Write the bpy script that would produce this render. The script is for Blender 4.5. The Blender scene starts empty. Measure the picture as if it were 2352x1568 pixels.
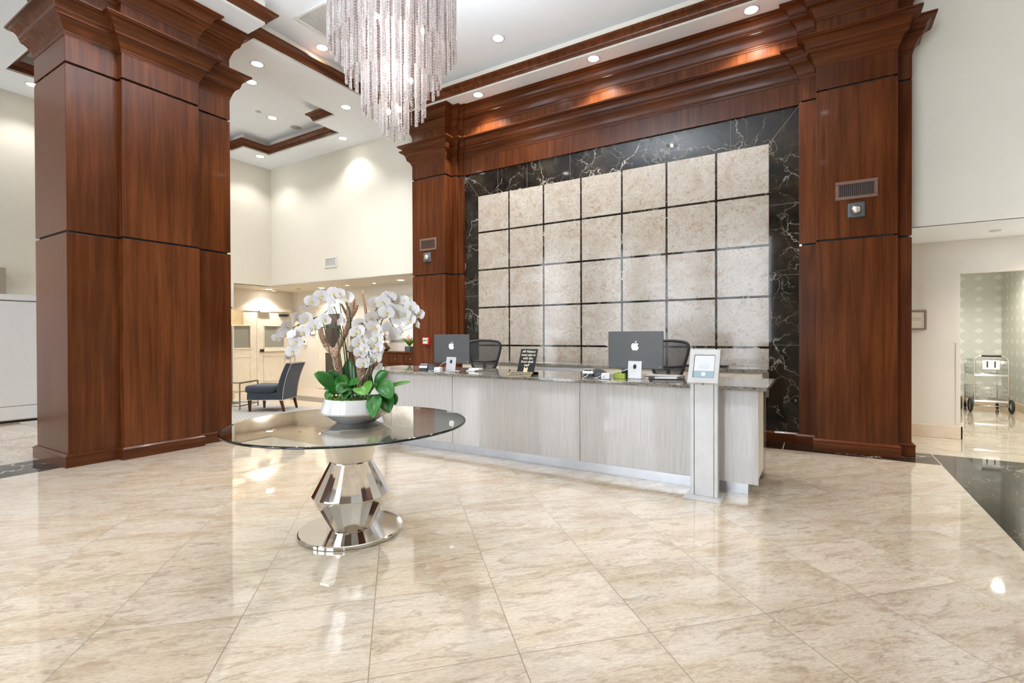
import bpy, bmesh, math, random
from mathutils import Vector, Matrix, Euler
random.seed(7)
PI = math.pi
SC = bpy.context.scene
COL = SC.collection
rad = math.radians

# ------------------------------------------------------------------ materials
def new_mat(name):
    m = bpy.data.materials.new(name); m.use_nodes = True
    nt = m.node_tree
    for n in list(nt.nodes): nt.nodes.remove(n)
    out = nt.nodes.new('ShaderNodeOutputMaterial')
    return m, nt, out

class G:
    """small node-graph helper"""
    def __init__(s, name):
        s.m, s.nt, s.out = new_mat(name)
    def n(s, t, **kw):
        nd = s.nt.nodes.new(t)
        for k, v in kw.items(): setattr(nd, k, v)
        return nd
    def l(s, a, b): s.nt.links.new(a, b)
    def setv(s, sock, v):
        if hasattr(v, 'is_output'): s.l(v, sock)
        else: sock.default_value = v
    def math(s, op, a, b=None, c=None, clamp=False):
        nd = s.n('ShaderNodeMath', operation=op); nd.use_clamp = clamp
        s.setv(nd.inputs[0], a)
        if b is not None: s.setv(nd.inputs[1], b)
        if c is not None: s.setv(nd.inputs[2], c)
        return nd.outputs[0]
    def coord(s): return s.n('ShaderNodeTexCoord').outputs['Object']
    def mapping(s, v, loc=(0,0,0), rot=(0,0,0), scale=(1,1,1)):
        nd = s.n('ShaderNodeMapping'); s.l(v, nd.inputs[0])
        nd.inputs['Location'].default_value = loc; nd.inputs['Rotation'].default_value = rot; nd.inputs['Scale'].default_value = scale
        return nd.outputs[0]
    def noise(s, v, scale, detail=4, rough=.55, dist=0.0, dim='3D'):
        nd = s.n('ShaderNodeTexNoise', noise_dimensions=dim); s.l(v, nd.inputs['Vector'])
        nd.inputs['Scale'].default_value = scale; nd.inputs['Detail'].default_value = detail
        nd.inputs['Roughness'].default_value = rough; nd.inputs['Distortion'].default_value = dist
        return nd.outputs['Fac'], nd.outputs['Color']
    def voronoi(s, v, scale, feature='F1', rnd=1.0):
        nd = s.n('ShaderNodeTexVoronoi', feature=feature); s.l(v, nd.inputs['Vector'])
        nd.inputs['Scale'].default_value = scale; nd.inputs['Randomness'].default_value = rnd
        return nd.outputs['Distance'], (nd.outputs['Color'] if feature != 'DISTANCE_TO_EDGE' else None)
    def ramp(s, f, stops, interp='LINEAR'):
        nd = s.n('ShaderNodeValToRGB'); s.l(f, nd.inputs[0]); cr = nd.color_ramp; cr.interpolation = interp
        while len(cr.elements) < len(stops): cr.elements.new(.5)
        for e, (p, c) in zip(cr.elements, stops):
            e.position = p; e.color = (*c, 1) if len(c) == 3 else c
        return nd.outputs[0]
    def mix(s, f, a, b, blend='MIX'):
        nd = s.n('ShaderNodeMix', data_type='RGBA', blend_type=blend)
        s.setv(nd.inputs[0], f)
        for sock, v in ((nd.inputs[6], a), (nd.inputs[7], b)):
            if hasattr(v, 'is_output'): s.l(v, sock)
            else: sock.default_value = (*v, 1) if len(v) == 3 else v
        return nd.outputs[2]
    def sep(s, v):
        nd = s.n('ShaderNodeSeparateXYZ'); s.l(v, nd.inputs[0]); return nd.outputs
    def comb(s, x, y, z):
        nd = s.n('ShaderNodeCombineXYZ')
        for i, v in enumerate((x, y, z)): s.setv(nd.inputs[i], v)
        return nd.outputs[0]
    def bump(s, h, strength=.2, dist=.01):
        nd = s.n('ShaderNodeBump'); s.l(h, nd.inputs['Height']); nd.inputs['Strength'].default_value = strength; nd.inputs['Distance'].default_value = dist
        return nd.outputs[0]
    def bsdf(s, color, rough=.5, metal=0.0, spec=.5, normal=None, coat=0.0, coat_rough=.05, sheen=0.0, emit=None, emit_s=0.0):
        b = s.n('ShaderNodeBsdfPrincipled')
        if hasattr(color, 'is_output'): s.l(color, b.inputs['Base Color'])
        else: b.inputs['Base Color'].default_value = (*color, 1)
        s.setv(b.inputs['Roughness'], rough); b.inputs['Metallic'].default_value = metal
        b.inputs['Specular IOR Level'].default_value = spec
        b.inputs['Coat Weight'].default_value = coat; b.inputs['Coat Roughness'].default_value = coat_rough
        b.inputs['Sheen Weight'].default_value = sheen
        if normal is not None: s.l(normal, b.inputs['Normal'])
        if emit is not None:
            if hasattr(emit, 'is_output'): s.l(emit, b.inputs['Emission Color'])
            else: b.inputs['Emission Color'].default_value = (*emit, 1)
            b.inputs['Emission Strength'].default_value = emit_s
        s.l(b.outputs[0], s.out.inputs[0]); return s.m

def flat(name, c, rough=.5, metal=0.0, spec=.5, coat=0.0, amp=.055, **kw):
    """plain painted or moulded surface with a faint procedural unevenness"""
    g = G(name); v = g.coord(); f, _ = g.noise(v, 9.0, 3)
    lo = tuple(x * (1-amp) for x in c); hi = tuple(min(1, x * (1+amp)) for x in c)
    return g.bsdf(g.ramp(f, [(.3, lo), (.7, hi)]), rough, metal, spec, coat=coat, **kw)

def mat_floor(name, pitch, rot, off):
    g = G(name); v = g.mapping(g.coord(), rot=(0, 0, rot)); x, y, z = g.sep(v)
    u = g.math('DIVIDE', g.math('SUBTRACT', x, off[0]), pitch); w = g.math('DIVIDE', g.math('SUBTRACT', y, off[1]), pitch)
    cell = g.comb(g.math('FLOOR', u), g.math('FLOOR', w), 0.0)
    wn = g.n('ShaderNodeTexWhiteNoise', noise_dimensions='3D'); g.l(cell, wn.inputs['Vector'])
    rv = wn.outputs['Value']; rc = wn.outputs['Color']
    r1, r2, r3 = g.sep(rc)
    # veins run along the tile, each tile cut from another place in the slab
    uu = g.math('ADD', g.math('MULTIPLY', x, 1.0), g.math('MULTIPLY', r1, 31.0))
    ww = g.math('ADD', g.math('MULTIPLY', y, 3.4), g.math('MULTIPLY', r2, 47.0))
    vv = g.comb(uu, ww, g.math('MULTIPLY', r3, 9.0))
    wob, wc = g.noise(vv, 1.6, 4, .6)
    vadd = g.n('ShaderNodeVectorMath', operation='MULTIPLY_ADD'); g.l(wc, vadd.inputs[0]); vadd.inputs[1].default_value = (.9, .9, .9); g.l(vv, vadd.inputs[2])
    n1, _ = g.noise(vadd.outputs[0], 1.5, 6, .62, .6)
    n2, _ = g.noise(vadd.outputs[0], 4.2, 8, .72, 1.3)
    n3, _ = g.noise(vv, 38.0, 4, .7, .5)
    base = g.ramp(n1, [(.30, (.525, .435, .33)), (.45, (.635, .555, .45)), (.58, (.69, .63, .545)), (.75, (.66, .56, .435))])
    streak = g.ramp(n2, [(.36, (1, 1, 1)), (.44, (.42, .42, .42)), (.515, (0, 0, 0))])
    c = g.mix(g.math('MULTIPLY', streak, .62), base, (.36, .275, .20))
    pale = g.ramp(n2, [(.60, (0, 0, 0)), (.74, (1, 1, 1))])
    c = g.mix(g.math('MULTIPLY', pale, .35), c, (.76, .68, .56))
    grain = g.ramp(n3, [(.3, (.80, .77, .73)), (.62, (1.06, 1.06, 1.06))])
    c = g.mix(1.0, c, grain, 'MULTIPLY')
    tint = g.ramp(rv, [(0, (.93, .90, .86)), (.5, (1, .985, .96)), (1, (1.0, .95, .87))])
    c = g.mix(1.0, c, tint, 'MULTIPLY')
    def dedge(q):
        f = g.math('FRACT', q); return g.math('MINIMUM', f, g.math('SUBTRACT', 1.0, f))
    e = g.math('MULTIPLY', g.math('MINIMUM', dedge(u), dedge(w)), pitch)
    joint = g.math('LESS_THAN', e, .0021)
    c = g.mix(joint, c, (.23, .17, .12))
    return g.bsdf(c, g.math('ADD', .035, g.math('MULTIPLY', joint, .3)), spec=.5, coat=.6, coat_rough=.02)

def mat_wood(name, axis='Z'):
    g = G(name); oi = g.n('ShaderNodeObjectInfo').outputs['Random']; va = g.n('ShaderNodeVectorMath', operation='ADD'); g.l(g.coord(), va.inputs[0]); g.l(g.math('MULTIPLY', oi, 23.0), va.inputs[1]); v = va.outputs[0]   # every board has its own grain
    sc = {'Z': (11, 11, .55), 'X': (.55, 11, 11), 'Y': (11, .55, 11)}[axis]
    m = g.mapping(v, scale=sc)
    n1, _ = g.noise(m, 1.4, 5, .6, .4)
    m2 = g.mapping(v, scale={'Z': (70, 70, 2.2), 'X': (2.2, 70, 70), 'Y': (70, 2.2, 70)}[axis])
    n2, _ = g.noise(m2, 1.6, 4, .7)
    big, _ = g.noise(v, .9, 2, .5)
    c = g.ramp(n1, [(.25, (.068, .0185, .0056)), (.45, (.108, .0305, .0090)), (.60, (.145, .0435, .0128)), (.80, (.195, .064, .0200))])
    c = g.mix(1.0, c, g.ramp(n2, [(.3, (.80, .77, .75)), (.6, (1.04, 1.04, 1.04))]), 'MULTIPLY')
    c = g.mix(1.0, c, g.ramp(big, [(.3, (.72, .66, .62)), (.7, (1.15, 1.12, 1.08))]), 'MULTIPLY')
    c = g.mix(1.0, c, g.ramp(oi, [(0, (.80, .77, .74)), (1, (1.14, 1.14, 1.14))]), 'MULTIPLY')
    return g.bsdf(c, .24, spec=.21, coat=.10, coat_rough=.06)

def mat_black_marble(name, rot=0.0):
    g = G(name); v = g.mapping(g.coord(), rot=(0, 0, rot))
    _, wc = g.noise(v, 1.7, 5, .6)
    vadd = g.n('ShaderNodeVectorMath', operation='MULTIPLY_ADD'); g.l(wc, vadd.inputs[0]); vadd.inputs[1].default_value = (.75, .75, .75); g.l(v, vadd.inputs[2])
    d1, _ = g.voronoi(vadd.outputs[0], 1.45, 'DISTANCE_TO_EDGE'); d2, _ = g.voronoi(vadd.outputs[0], 4.6, 'DISTANCE_TO_EDGE')
    n, _ = g.noise(v, 2.3, 5, .65); msk, _ = g.noise(v, 1.25, 3, .6)
    c = g.ramp(n, [(.35, (.009, .008, .007)), (.55, (.024, .018, .013)), (.72, (.055, .040, .026))])
    v1 = g.math('MULTIPLY', g.ramp(d1, [(0, (1, 1, 1)), (.006, (.45, .45, .45)), (.012, (0, 0, 0))]), g.ramp(msk, [(.46, (0, 0, 0)), (.60, (1, 1, 1))]))
    msk2, _ = g.noise(v, 2.9, 3, .6)
    v2 = g.math('MULTIPLY', g.ramp(d2, [(0, (.85, .85, .85)), (.03, (0, 0, 0))]), g.ramp(msk2, [(.44, (0, 0, 0)), (.60, (1, 1, 1))]))
    c = g.mix(v2, c, (.26, .23, .18)); c = g.mix(v1, c, (.62, .58, .50))
    return g.bsdf(c, .05, spec=.33)

def mat_wall_tile(name):
    g = G(name); v = g.coord()
    x, y, z = g.sep(v)
    cell = g.comb(g.math('FLOOR', g.math('DIVIDE', g.math('ADD', x, 5.045), .6463)), 0.0, g.math('FLOOR', g.math('DIVIDE', g.math('SUBTRACT', z, .524), .644)))
    wn = g.n('ShaderNodeTexWhiteNoise', noise_dimensions='3D'); g.l(cell, wn.inputs['Vector'])
    sh = g.n('ShaderNodeVectorMath', operation='MULTIPLY_ADD'); g.l(wn.outputs['Color'], sh.inputs[0]); sh.inputs[1].default_value = (17, 17, 17); g.l(v, sh.inputs[2])
    q = sh.outputs[0]
    n1, _ = g.noise(q, 2.6, 6, .65, 1.5); n2, _ = g.noise(q, 11, 6, .72, 2.2); n3, _ = g.noise(q, 34, 4, .7, 1.5)
    c = g.ramp(n1, [(.3, (.40, .345, .285)), (.5, (.465, .425, .375)), (.7, (.51, .485, .45))])
    c = g.mix(g.math('MULTIPLY', g.ramp(n2, [(.38, (1, 1, 1)), (.46, (0, 0, 0))]), .80), c, (.34, .235, .15))
    c = g.mix(1.0, c, g.ramp(n3, [(.3, (.80, .77, .72)), (.6, (1.05, 1.05, 1.05))]), 'MULTIPLY')
    c = g.mix(1.0, c, g.ramp(wn.outputs['Value'], [(0, (.95, .92, .88)), (1, (1.02, 1.0, .98))]), 'MULTIPLY')
    return g.bsdf(c, .14, spec=.42)

def mat_granite(name):
    g = G(name); v = g.mapping(g.coord(), scale=(1, 1, 1))
    st, _ = g.noise(g.mapping(g.coord(), scale=(2.2, 9, 9), rot=(0, 0, .15)), 1.5, 5, .65, 1.0)
    d, col = g.voronoi(v, 95); n, _ = g.noise(v, 60, 4, .7); n2, _ = g.noise(v, 9, 4, .6)
    c = g.ramp(st, [(.3, (.12, .11, .095)), (.5, (.25, .23, .195)), (.68, (.37, .335, .28))])
    sp = g.ramp(n, [(.36, (.16, .15, .15)), (.46, (.9, .9, .9)), (.60, (1.0, 1, 1)), (.72, (1.55, 1.52, 1.48))])
    c = g.mix(1.0, c, sp, 'MULTIPLY')
    return g.bsdf(c, .06, spec=.5, coat=.2, coat_rough=.03)

def mat_woven_glass(name):
    g = G(name); v = g.coord()
    n1, _ = g.noise(g.mapping(v, scale=(150, 150, 3.2)), 1.0, 3, .65)
    n2, _ = g.noise(g.mapping(v, scale=(34, 34, 1.3)), 1.0, 3, .6, .6)
    n3, _ = g.noise(v, 1.2, 2)
    c = g.ramp(n1, [(.28, (.405, .39, .372)), (.5, (.495, .477, .458)), (.72, (.57, .553, .532))])
    c = g.mix(1.0, c, g.ramp(n2, [(.3, (.93, .925, .92)), (.65, (1.03, 1.03, 1.03))]), 'MULTIPLY')
    return g.bsdf(c, .30, spec=.4, coat=.55, coat_rough=.07)

def mat_metal(name, c, rough):
    g = G(name); f, _ = g.noise(g.mapping(g.coord(), scale=(1, 1, .3)), 60, 3)
    r = g.math('ADD', rough, g.math('MULTIPLY', f, rough * .5))
    return g.bsdf(c, r, metal=1.0)

def mat_clear(name, tint, refl=1.0, base_refl=0.0, rough=.0, haze=None, haze_w=0.0):
    """clear pane: tinted see-through mixed with mirror reflection by the Fresnel law"""
    g = G(name); t = g.n('ShaderNodeBsdfTransparent'); t.inputs[0].default_value = (*tint, 1)
    gl = g.n('ShaderNodeBsdfGlossy'); gl.inputs['Roughness'].default_value = rough; gl.inputs[0].default_value = (1, 1, 1, 1)
    fr = g.n('ShaderNodeFresnel'); fr.inputs[0].default_value = 1.5
    f = g.math('ADD', g.math('MULTIPLY', fr.outputs[0], refl), base_refl, clamp=True)
    mx = g.n('ShaderNodeMixShader'); g.l(f, mx.inputs[0]); g.l(t.outputs[0], mx.inputs[1]); g.l(gl.outputs[0], mx.inputs[2])
    o = mx.outputs[0]
    if haze:
        d = g.n('ShaderNodeBsdfDiffuse'); d.inputs[0].default_value = (*haze, 1)
        m2 = g.n('ShaderNodeMixShader'); m2.inputs[0].default_value = haze_w; g.l(o, m2.inputs[1]); g.l(d.outputs[0], m2.inputs[2]); o = m2.outputs[0]
    g.l(o, g.out.inputs[0]); return g.m

def mat_crystal(name, tint, dots):
    """moulded crystal bar: bubbles and ripples in the glass break it up along its length"""
    g = G(name); v = g.coord()
    if dots:
        z = g.sep(v)[2]; f = g.math('FRACT', g.math('MULTIPLY', z, 48.0)); k = g.math('LESS_THAN', g.math('ABSOLUTE', g.math('SUBTRACT', f, .5)), .22)
    else:
        n, _ = g.noise(g.mapping(v, scale=(1, 1, .55)), 150, 3, .65); k = g.ramp(n, [(.42, (0, 0, 0)), (.56, (1, 1, 1))])
    t = g.n('ShaderNodeBsdfTransparent'); t.inputs[0].default_value = (*tint, 1)
    gl = g.n('ShaderNodeBsdfGlossy'); gl.inputs['Roughness'].default_value = .12; gl.inputs[0].default_value = (.95, .9, .92, 1)
    d = g.n('ShaderNodeBsdfDiffuse'); d.inputs[0].default_value = (.88, .86, .84, 1)
    tr = g.n('ShaderNodeBsdfTranslucent'); tr.inputs[0].default_value = (.88, .85, .83, 1)
    m0 = g.n('ShaderNodeMixShader'); m0.inputs[0].default_value = .5; g.l(d.outputs[0], m0.inputs[1]); g.l(tr.outputs[0], m0.inputs[2])
    m1 = g.n('ShaderNodeMixShader'); m1.inputs[0].default_value = .28; g.l(t.outputs[0], m1.inputs[1]); g.l(gl.outputs[0], m1.inputs[2])
    m2 = g.n('ShaderNodeMixShader'); g.l(g.math('MULTIPLY', k, .85 if not dots else .55), m2.inputs[0]); g.l(m1.outputs[0], m2.inputs[1]); g.l(m0.outputs[0], m2.inputs[2])
    g.l(m2.outputs[0], g.out.inputs[0]); return g.m

def mat_emit(name, c, s):
    g = G(name); e = g.n('ShaderNodeEmission'); e.inputs[0].default_value = (*c, 1); e.inputs[1].default_value = s
    g.l(e.outputs[0], g.out.inputs[0]); return g.m

def mat_wallpaper(name):
    g = G(name); x, y, z = g.sep(g.coord())
    h = g.math('ADD', x, y)
    u = g.math('ABSOLUTE', g.math('SUBTRACT', g.math('FRACT', g.math('DIVIDE', h, .272)), .5))
    w = g.math('ABSOLUTE', g.math('SUBTRACT', g.math('FRACT', g.math('DIVIDE', z, .20)), .5))
    o = g.math('MAXIMUM', g.math('MAXIMUM', u, w), g.math('MULTIPLY', g.math('ADD', u, w), .70))
    ring = g.math('FRACT', g.math('MULTIPLY', o, 9.0)); ln = g.math('LESS_THAN', ring, .22)
    dia = g.math('GREATER_THAN', g.math('ADD', u, w), .74)
    c = g.mix(ln, (.63, .63, .57), (.42, .43, .36)); c = g.mix(dia, c, (.70, .70, .65))
    return g.bsdf(c, .55)

def mat_holes(name):
    """weathered cactus wood: a net of ridges around dark oval holes"""
    g = G(name); v = g.coord(); d, c0 = g.voronoi(g.mapping(v, scale=(1, 1, .5)), 115, 'DISTANCE_TO_EDGE'); n, _ = g.noise(v, 14, 3)
    c = g.ramp(d, [(.0, (.60, .43, .33)), (.20, (.46, .28, .17)), (.33, (.10, .05, .028)), (.5, (.025, .012, .008))])
    c = g.mix(1.0, c, g.ramp(n, [(.3, (.75, .7, .68)), (.7, (1.15, 1.1, 1.1))]), 'MULTIPLY')
    return g.bsdf(c, .8, normal=g.bump(g.math('SUBTRACT', 1.0, d), .6, .006))

def mat_leaf(name, a, b):
    g = G(name); v = g.coord(); n, _ = g.noise(v, 7, 3)
    c = g.ramp(n, [(.3, a), (.7, b)])
    return g.bsdf(c, .28, spec=.5)

def mat_petal(name):
    g = G(name); v = g.coord(); n, _ = g.noise(v, 40, 3)
    c = g.ramp(n, [(.3, (.70, .68, .68)), (.7, (.79, .78, .77))])
    b = g.n('ShaderNodeBsdfPrincipled'); g.l(c, b.inputs['Base Color']); b.inputs['Roughness'].default_value = .5
    tr = g.n('ShaderNodeBsdfTranslucent'); tr.inputs[0].default_value = (.66, .64, .68, 1)
    mx = g.n('ShaderNodeMixShader'); mx.inputs[0].default_value = .22; g.l(b.outputs[0], mx.inputs[1]); g.l(tr.outputs[0], mx.inputs[2]); g.l(mx.outputs[0], g.out.inputs[0])
    return g.m

def mat_rug(name):
    g = G(name); x, y, z = g.sep(g.coord())
    a = g.math('FRACT', g.math('MULTIPLY', x, 7.5)); zig = g.math('ABSOLUTE', g.math('SUBTRACT', a, .5))
    f = g.math('FRACT', g.math('MULTIPLY', g.math('ADD', y, g.math('MULTIPLY', zig, .16)), 16.0)); k = g.math('GREATER_THAN', f, .5)
    n, _ = g.noise(g.coord(), 160, 2)
    c = g.mix(k, (.30, .295, .28), (.60, .58, .54)); c = g.mix(1.0, c, g.ramp(n, [(.3, (.8, .8, .8)), (.7, (1.1, 1.1, 1.1))]), 'MULTIPLY')
    return g.bsdf(c, .95, spec=.1)

def mat_fabric(name, a, b, sc=400):
    g = G(name); v = g.coord(); n, _ = g.noise(v, sc, 2); n2, _ = g.noise(v, 5, 3)
    c = g.ramp(n, [(.3, a), (.7, b)]); c = g.mix(1.0, c, g.ramp(n2, [(.3, (.85, .85, .85)), (.7, (1.1, 1.1, 1.1))]), 'MULTIPLY')
    return g.bsdf(c, .85, spec=.2, sheen=.25, normal=g.bump(n, .15, .002))

def mat_mesh(name):
    """fine woven chair mesh: see-through between dark threads"""
    g = G(name); x, y, z = g.sep(g.coord())
    k = g.math('MAXIMUM', g.math('LESS_THAN', g.math('FRACT', g.math('MULTIPLY', x, 210.0)), .48), g.math('LESS_THAN', g.math('FRACT', g.math('MULTIPLY', z, 210.0)), .48))
    t = g.n('ShaderNodeBsdfTransparent'); d = g.n('ShaderNodeBsdfPrincipled'); d.inputs['Base Color'].default_value = (.018, .018, .017, 1); d.inputs['Roughness'].default_value = .6
    mx = g.n('ShaderNodeMixShader'); g.l(k, mx.inputs[0]); g.l(t.outputs[0], mx.inputs[1]); g.l(d.outputs[0], mx.inputs[2]); g.l(mx.outputs[0], g.out.inputs[0])
    return g.m

def mat_art(name):
    g = G(name); v = g.coord(); d, _ = g.voronoi(g.mapping(v, scale=(1, 1, 1.6), rot=(0, .5, 0)), 3.4, 'DISTANCE_TO_EDGE'); n, _ = g.noise(v, 5, 4)
    c = g.ramp(n, [(.3, (.80, .76, .68)), (.7, (.88, .86, .80))]); c = g.mix(g.ramp(d, [(0, (.8, .8, .8)), (.02, (0, 0, 0))]), c, (.55, .50, .45))
    return g.bsdf(c, .7)

E_MAIN, E_WASH, E_PORT, E_ALC, E_SMALL, E_CLO, E_CH, E_UP, E_SUN, SKY, EXPO = 60.0, 30.0, 95.0, 44.0, 16.0, 110.0, 8.0, 290.0, 100.0, 4.8, 1.25
PITCH = .6025
M = {
 'floor': mat_floor('beige_marble_diagonal', PITCH, -PI/4, (.488, 1.994)),
 'floor_side': mat_floor('beige_marble_square', .61, 0.0, (1.46, .12)),
 'wood': mat_wood('mahogany_upright'), 'woodh': mat_wood('mahogany_lengthwise', 'X'), 'woody': mat_wood('mahogany_crosswise', 'Y'),
 'black': mat_black_marble('black_marble'), 'tile': mat_wall_tile('cream_marble_tile'),
 'granite': mat_granite('grey_granite'), 'weave': mat_woven_glass('woven_glass_panel'),
 'wall': flat('cream_paint', (.70, .665, .575), .75, amp=.012), 'wall2': flat('beige_paint', (.74, .69, .60), .75, amp=.012),
 'wallr': flat('warm_grey_paint', (.72, .67, .59), .75, amp=.012),
 'ceil': flat('ceiling_white', (.835, .88, .93), .85, amp=.012), 'ceil2': flat('ceiling_cream', (.70, .64, .54), .85, amp=.012),
 'kick': flat('brushed_aluminium', (.52, .52, .54), .35, .75), 'steel': mat_metal('polished_steel', (.72, .69, .65), .055),
 'chrome': mat_metal('chrome_wire', (.70, .71, .70), .18), 'satin': mat_metal('satin_steel', (.78, .75, .71), .20), 'silver': mat_metal('hammered_silver', (.80, .77, .72), .18),
 'white': flat('white_enamel', (.55, .545, .535), .28, coat=.3), 'offwhite': flat('ivory_paint', (.76, .69, .56), .45),
 'black_plastic': flat('black_plastic', (.014, .014, .015), .35), 'grey_plastic': flat('grey_plastic', (.10, .11, .11), .4),
 'white_plastic': flat('white_plastic', (.82, .82, .82), .35), 'imac': flat('graphite_aluminium', (.070, .068, .066), .42, .35),
 'stand': flat('silver_aluminium', (.52, .51, .50), .38, .3), 'logo': flat('pale_logo', (.86, .86, .86), .25),
 'bronze': flat('brown_bronze', (.23, .135, .10), .35, .4), 'red': flat('red_plastic', (.62, .02, .025), .3), 'green': flat('green_label', (.10, .42, .13), .5),
 'gold': mat_metal('gold_leaf', (.95, .72, .25), .25), 'brass': mat_metal('aged_brass', (.22, .17, .10), .35),
 'navy': mat_fabric('slate_blue_velvet', (.030, .037, .052), (.062, .074, .098)), 'nail': mat_metal('pewter_nails', (.72, .70, .66), .35),
 'darkwood': mat_wood('dark_walnut'), 'rug': mat_rug('woven_rug'), 'shade': flat('parchment', (.72, .53, .28), .8),
 'glass_top': mat_clear('smoked_table_glass', (.88, .88, .84), 1.3, .04), 'glass_edge': mat_clear('glass_edge', (.012, .03, .026), .8, .02),
 'pane': mat_clear('door_pane', (.62, .62, .55), 1.0, .04, haze=(.50, .48, .40), haze_w=.55),
 'window_pane': mat_clear('window_pane', (.97, .985, 1.0)),
 'dark_pane': flat('dark_door_glass', (.055, .045, .04), .06),
 'bowl': flat('white_glazed_ceramic', (.66, .655, .64), .12, coat=.6), 'moss': flat('green_moss', (.10, .20, .025), .95), 'soil': flat('bark_soil', (.05, .035, .025), .95),
 'leaf': mat_leaf('orchid_leaf', (.012, .10, .010), (.035, .19, .022)), 'leaf2': mat_leaf('orchid_leaf_light', (.06, .24, .02), (.15, .36, .05)),
 'petal': mat_petal('white_petal'), 'lip': flat('yellow_lip', (.74, .60, .22), .5), 'stem': flat('green_stem', (.035, .075, .022), .5), 'cactus': mat_holes('cactus_wood'),
 'crystal': mat_crystal('clear_crystal', (.98, .955, .965), False), 'rose': mat_crystal('rose_crystal', (.50, .40, .38), True),
 'lamp': mat_emit('lit_lens', (1.0, .97, .92), 14.0), 'lamp_dim': mat_emit('lit_lens_small', (1.0, .94, .84), 9.0), 'bulb': mat_emit('bulb_glow', (1.0, .97, .92), 7.0),
 'screen': mat_emit('screen_white', (.92, .96, 1.0), .42), 'screen_blue': mat_emit('screen_blue', (.46, .62, .70), .40), 'ink': flat('pale_grey_ink', (.45, .47, .5), .6),
 'paper': mat_wallpaper('octagon_wallpaper'), 'cream_ink': flat('cream_lettering', (.86, .80, .62), .5), 'black_card': flat('black_card', (.010, .010, .012), .3),
 'stone': flat('mottled_stone', (.34, .29, .23), .8), 'grey_panel': flat('pale_grey_lacquer', (.76, .76, .765), .4, amp=.012), 'art': mat_art('pale_branch_print'),
 'marble_base': flat('beige_marble_skirting', (.66, .53, .38), .15), 'rubber': flat('black_rubber', (.012, .012, .012), .6), 'cable': flat('white_cable', (.80, .80, .80), .4),
 'mesh': mat_mesh('black_chair_mesh'), 'lime': flat('lime_green', (.42, .52, .06), .5), 'redflower': flat('red_bract', (.55, .06, .05), .6), 'dark_ink': flat('black_ink', (.01, .01, .01), .5),
 'vent': flat('white_grille', (.70, .70, .68), .5), 'dark': flat('dark_void', (.03, .03, .03), .8), 'brown_ink': flat('brown_lettering', (.30, .25, .18), .6),
}

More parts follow.
